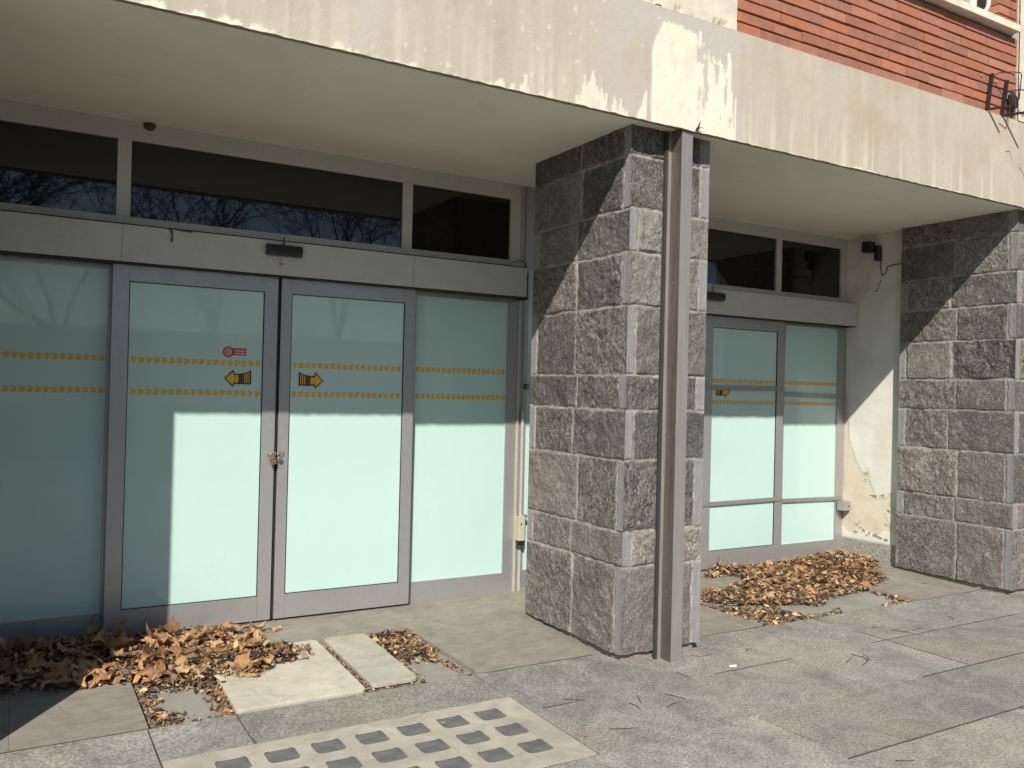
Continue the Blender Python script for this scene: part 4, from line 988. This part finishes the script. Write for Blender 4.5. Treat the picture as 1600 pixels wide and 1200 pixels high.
litter('leaf_litter', [(pileL, 7000, .005, .019, humpL, .004, .7), (wellL, 1700, .004, .014, lambda x, y: .02*max(0, min(1, (y-4.15)/.4)), -.026, .6),
    ([(1.15,4.92),(1.37,4.90),(1.49,4.70),(1.33,4.58),(1.15,4.55)], 620, .006, .020, lambda x, y: .02, .004, .45),
    ([(1.89,4.93),(2.155,4.935),(2.16,4.40),(2.07,4.30),(1.96,4.32),(1.89,4.45)], 900, .007, .020, lambda x, y: .018, -.026, .55),
    ([(1.86,4.45),(1.92,4.45),(1.90,4.02),(1.87,4.02)], 90, .004, .010, None, -.026, .7), ([(2.09,4.35),(2.158,4.40),(2.158,4.01),(2.10,4.01)], 130, .004, .011, None, -.026, .8),
    ([(1.562,4.93),(1.62,4.93),(1.60,4.0),(1.555,4.0)], 420, .004, .010, None, -.020, .8), ([(1.54,4.045),(1.90,4.045),(1.90,3.998),(1.54,3.998)], 160, .004, .010, None, -.022, .8),
    ([(.90,4.6),(.95,4.6),(.93,4.0),(.86,4.0)], 170, .004, .010, None, -.026, .8)], [bareL], 'brown crushed leaf litter in and around the left mat well')
bR1 = [(4.55,4.93),(4.95,5.15),(5.10,5.05),(5.05,4.93),(4.75,4.83)]; bR2 = [(4.80,4.34),(5.02,4.31),(5.13,4.20),(5.05,4.08),(4.93,4.07),(4.86,4.16),(4.76,4.22)]
edgeR = [(4.32,4.70),(4.48,4.49),(4.60,4.42),(4.80,4.40),(4.84,4.28),(4.80,4.16),(4.98,3.985),(4.30,3.985)]
litter('leaf_litter', [(pileR, 15000, .004, .018, humpR, .002, .62), (edgeR, 950, .006, .017, lambda x, y: .01, -.024, .5),
    ([(6.10,4.52),(5.92,4.0),(5.55,3.985),(5.60,4.05),(5.80,4.10),(5.86,4.35)], 330, .005, .015, None, -.024, .6), ([(4.95,4.14),(5.22,4.13),(5.16,4.02),(4.92,4.0)], 80, .005, .014, None, -.024, .6),
    ([(5.2,5.4),(6.95,5.42),(6.95,5.46),(5.2,5.43)], 200, .006, .014, None, .004, .7)], [bR1, bR2], 'orange and brown crushed leaf litter in front of the right entrance')
# debris flecks on the paving
vs = MB()
for k in range(420):
    x, y = random.uniform(-.6, 8.0), random.uniform(1.9, 5.4)
    if random.random() < .3: x, y = random.gauss(4.0, 2.0), 3.97+random.gauss(0, .03)
    if y > 5.4: continue
    if WL[0] < x < WL[1] and y > WL[2] and y < WL[3]: continue
    p = gp(x, y, .001); s_ = random.choice([.002,.003,.004,.005]); a = random.uniform(0, 6.28); mi = random.choice([0,0,1,2])
    vs.quad([(p.x+math.cos(a+q)*s_*f_, p.y+math.sin(a+q)*s_*f_, p.z+.0012*(i % 2)) for i, (q, f_) in enumerate(((0,1.6),(1.4,.7),(3.1,1.3),(4.6,.8)))], mi)
tag(vs.build('paving_debris', [M['twig'], M['flake'], M['ochre']]), 'tiny dark and pale crumbs scattered over the paving', 'debris', kind='stuff')
# twigs
tw = [(4.97,3.53,.20,-.9),(4.97,3.79,.16,.3),(4.89,3.62,.12,.15),(3.40,3.70,.16,-1.2),(4.28,3.30,.15,-1.0),(4.12,3.21,.20,.28),(4.16,3.13,.26,.06),(2.66,3.24,.13,.9),(2.85,3.28,.12,-.9),(2.75,3.14,.10,.6),(3.20,2.24,.09,-.6),(5.10,3.47,.14,-.4),(2.33,3.05,.14,-.2),(2.61,3.26,.10,-1.3),(1.10,3.545,.13,-.4),(1.60,3.55,.12,.3),(6.62,3.93,.09,-.6),(6.46,4.32,.08,-.3),(6.9,3.1,.20,.5),(5.6,3.5,.12,.5),(3.75,3.62,.11,.8),(2.35,3.45,.09,-.5)]
wh = ['on the paving in front of the right mat well','on the paving slab joint before the right heap','just before the right mat well','at the foot of the steel post','on the grey slab left of the long twig','long and bent on the middle grey slab','longest of the thin twigs on the middle grey slab','near the right corner of the pavement light','short one right of the pavement light','curved one right of the pavement light','at the bottom edge of the picture','right of the slab joint before the right heap','at the corner of the pavement light','thin one between column and pavement light','on the rear rim of the pavement light','on the rear rim right of the first','by the right stone column','on the threshold beside the right column','on the paving in front of the right column','on the far right slab','behind the steel post on the pale slab','between the column and the pavement light rear corner']
for (x, y, L, a), s_ in zip(tw, wh):
    p = gp(x, y, .004); b = MB(); pts = []; aa = a; q = Vector((0, 0, 0)); bend = random.uniform(-.35, .35)
    for k in range(6): pts.append(q.copy()); aa += random.gauss(bend*.5, .15); q += Vector((math.cos(aa), math.sin(aa), random.uniform(-.01,.02)*.3))*L/5
    b.tube(pts, [.0020,.0019,.0017,.0015,.0013,.0008], 5)
    if random.random() < .6: b.tube([pts[2], pts[2]+Vector((math.cos(a+.9), math.sin(a+.9), .05))*L*.22], [.0018,.001], 4)
    o = b.build('twig', M['twig']); o.location = p; tag(o, 'thin dark twig lying '+s_, 'twig', 'twigs on the paving')
b = MB(); p = gp(.93,4.44,.016); b.prism([(p.x-.012,p.y+.045,p.z),(p.x+.010,p.y+.05,p.z),(p.x+.022,p.y-.04,p.z),(p.x,p.y-.045,p.z)], (0,0,.006)); tag(b.build('wood_splinter', M['wood']), 'pale wood splinter at the left corner of the wide cream board', 'splinter')
b = MB(); p = gp(3.47,3.44,.002); b.tube([(p.x-.022,p.y+.004,p.z+.006),(p.x+.022,p.y-.004,p.z+.006)], [.006,.007], 8); tag(b.build('cigarette_butt', M['white']), 'white cigarette butt on the paving right of the steel post', 'cigarette butt')
leaf(gp(1.70,3.44,.006), .016, (0,0,.5), 'tiny orange leaf scrap on a glass block of the pavement light', None, 8)
leaf(gp(2.19,3.03,.006), .014, (0,0,1.5), 'tiny orange leaf scrap right of the pavement light', None, 8)
leaf(gp(2.65,3.70,.010), .018, (0,0,2.5), 'small dark leaf scrap on the paving left of the column foot', None, 5)

# ------------------------------------------------------------------ across the street (trees mirrored in the glass; building and hedge added to darken it)
def tree(x, y, h, seed, label):
    rs = random.Random(seed); t = thing('bare_tree', label, 'tree', (x, y, -.2), 'bare plane trees across the street'); tr = MB(); cr = MB()
    def grow(p, d, L, r_, lv, mb):
        pts = [p]; rr = [r_]; n = 4; q = p.copy(); r_ = max(r_, .013)
        for k in range(n):
            d = (d + Vector((rs.gauss(0,.16), rs.gauss(0,.16), rs.gauss(.03,.09)))).normalized(); q = q + d*L/n; pts.append(q.copy()); rr.append(r_*(1-.45*(k+1)/n))
        mb.tube(pts, rr, 7 if lv < 2 else 3, cap=False)
        if lv >= 6: return
        nb = rs.choice([3,3,4] if lv < 4 else [2,3,3]) if lv else 5
        for k in range(nb):
            ax = Vector((rs.gauss(0,1), rs.gauss(0,1), rs.gauss(0,.5))).normalized(); dd = (d + ax*rs.uniform(.45,.85)).normalized()
            grow(pts[-1] if k else pts[-1], dd, L*rs.uniform(.62,.85), rr[-1]*rs.uniform(.6,.85), lv+1, cr)
        if lv > 1:
            for k in (1, 2, 3):
                if rs.random() < .5: ax = Vector((rs.gauss(0,1), rs.gauss(0,1), rs.gauss(0,.5))).normalized(); grow(pts[k], (d+ax*.9).normalized(), L*.5, rr[k]*.4, min(lv+3, 6), cr)
    grow(Vector((x, y, -.2)), Vector((0,0,1)), h*.26, .19, 0, tr)
    tr.build('trunk', M['bark'], t); cr.build('crown', M['bark'], t)
spots = [(-6,-14,12.5),(-1.5,-16,13.5),(2.2,-13.5,12),(5.2,-15.5,13.5),(8.4,-14,12.5),(12,-16,13),(16,-14,13),(21,-15.5,12.5),(26,-14,13)]
for i, (x, y, h) in enumerate(spots): tree(x, y, h, i+3, 'bare plane tree in a row across the street')
t = thing('reflection_building', 'low rendered building added far behind the bare trees to darken low reflections', 'building', (10, -120, -.2))  # out of view, added to darken the low reflections in the door glass
b = MB(); b.box(-60,-135,-.2,90,-120,8.5); b.build('wall', M['house'], t)
b = MB(); b.box(-60.3,-135.3,8.5,90.3,-119.7,8.9); b.build('roof', M['bark'], t)
w0 = None
for r_ in range(3):
    for k in range(20):
        if w0 is None: q = MB(); q.box(-.7,-.05,0,.7,.05,1.6); w0 = o = q.build('window', M['hwin']); o.parent = t
        else: o = w0.copy(); col.objects.link(o); o.parent = t
        o.location = (-66+7*k, .02, 1.2+2.7*r_)
t = thing('reflection_hedge', 'long dark hedge added beyond the street to darken low reflections', 'hedge', (10, -11, -.2))  # unseen hedge, added so the glass mirrors something dark low down
hx = np.linspace(-45, 70, 460); hy = np.linspace(0, 1, 26); u, v = np.meshgrid(hx, hy, indexing='ij')
ang = v*math.pi; P = np.stack([u+.15*(vnoise(u*5, v*9, 4)-.5), -11.5+.55*np.cos(ang)+.25*(vnoise(u*6, v*12, 6)-.5), -.2+1.15*np.sin(ang)**.45+.22*(vnoise(u*7, v*14, 8)-.5)], -1)
grid_obj('foliage', P, {}, plain('hedge_green', (.035,.045,.022), .9, 0, .5, 12, .8, 30), t)
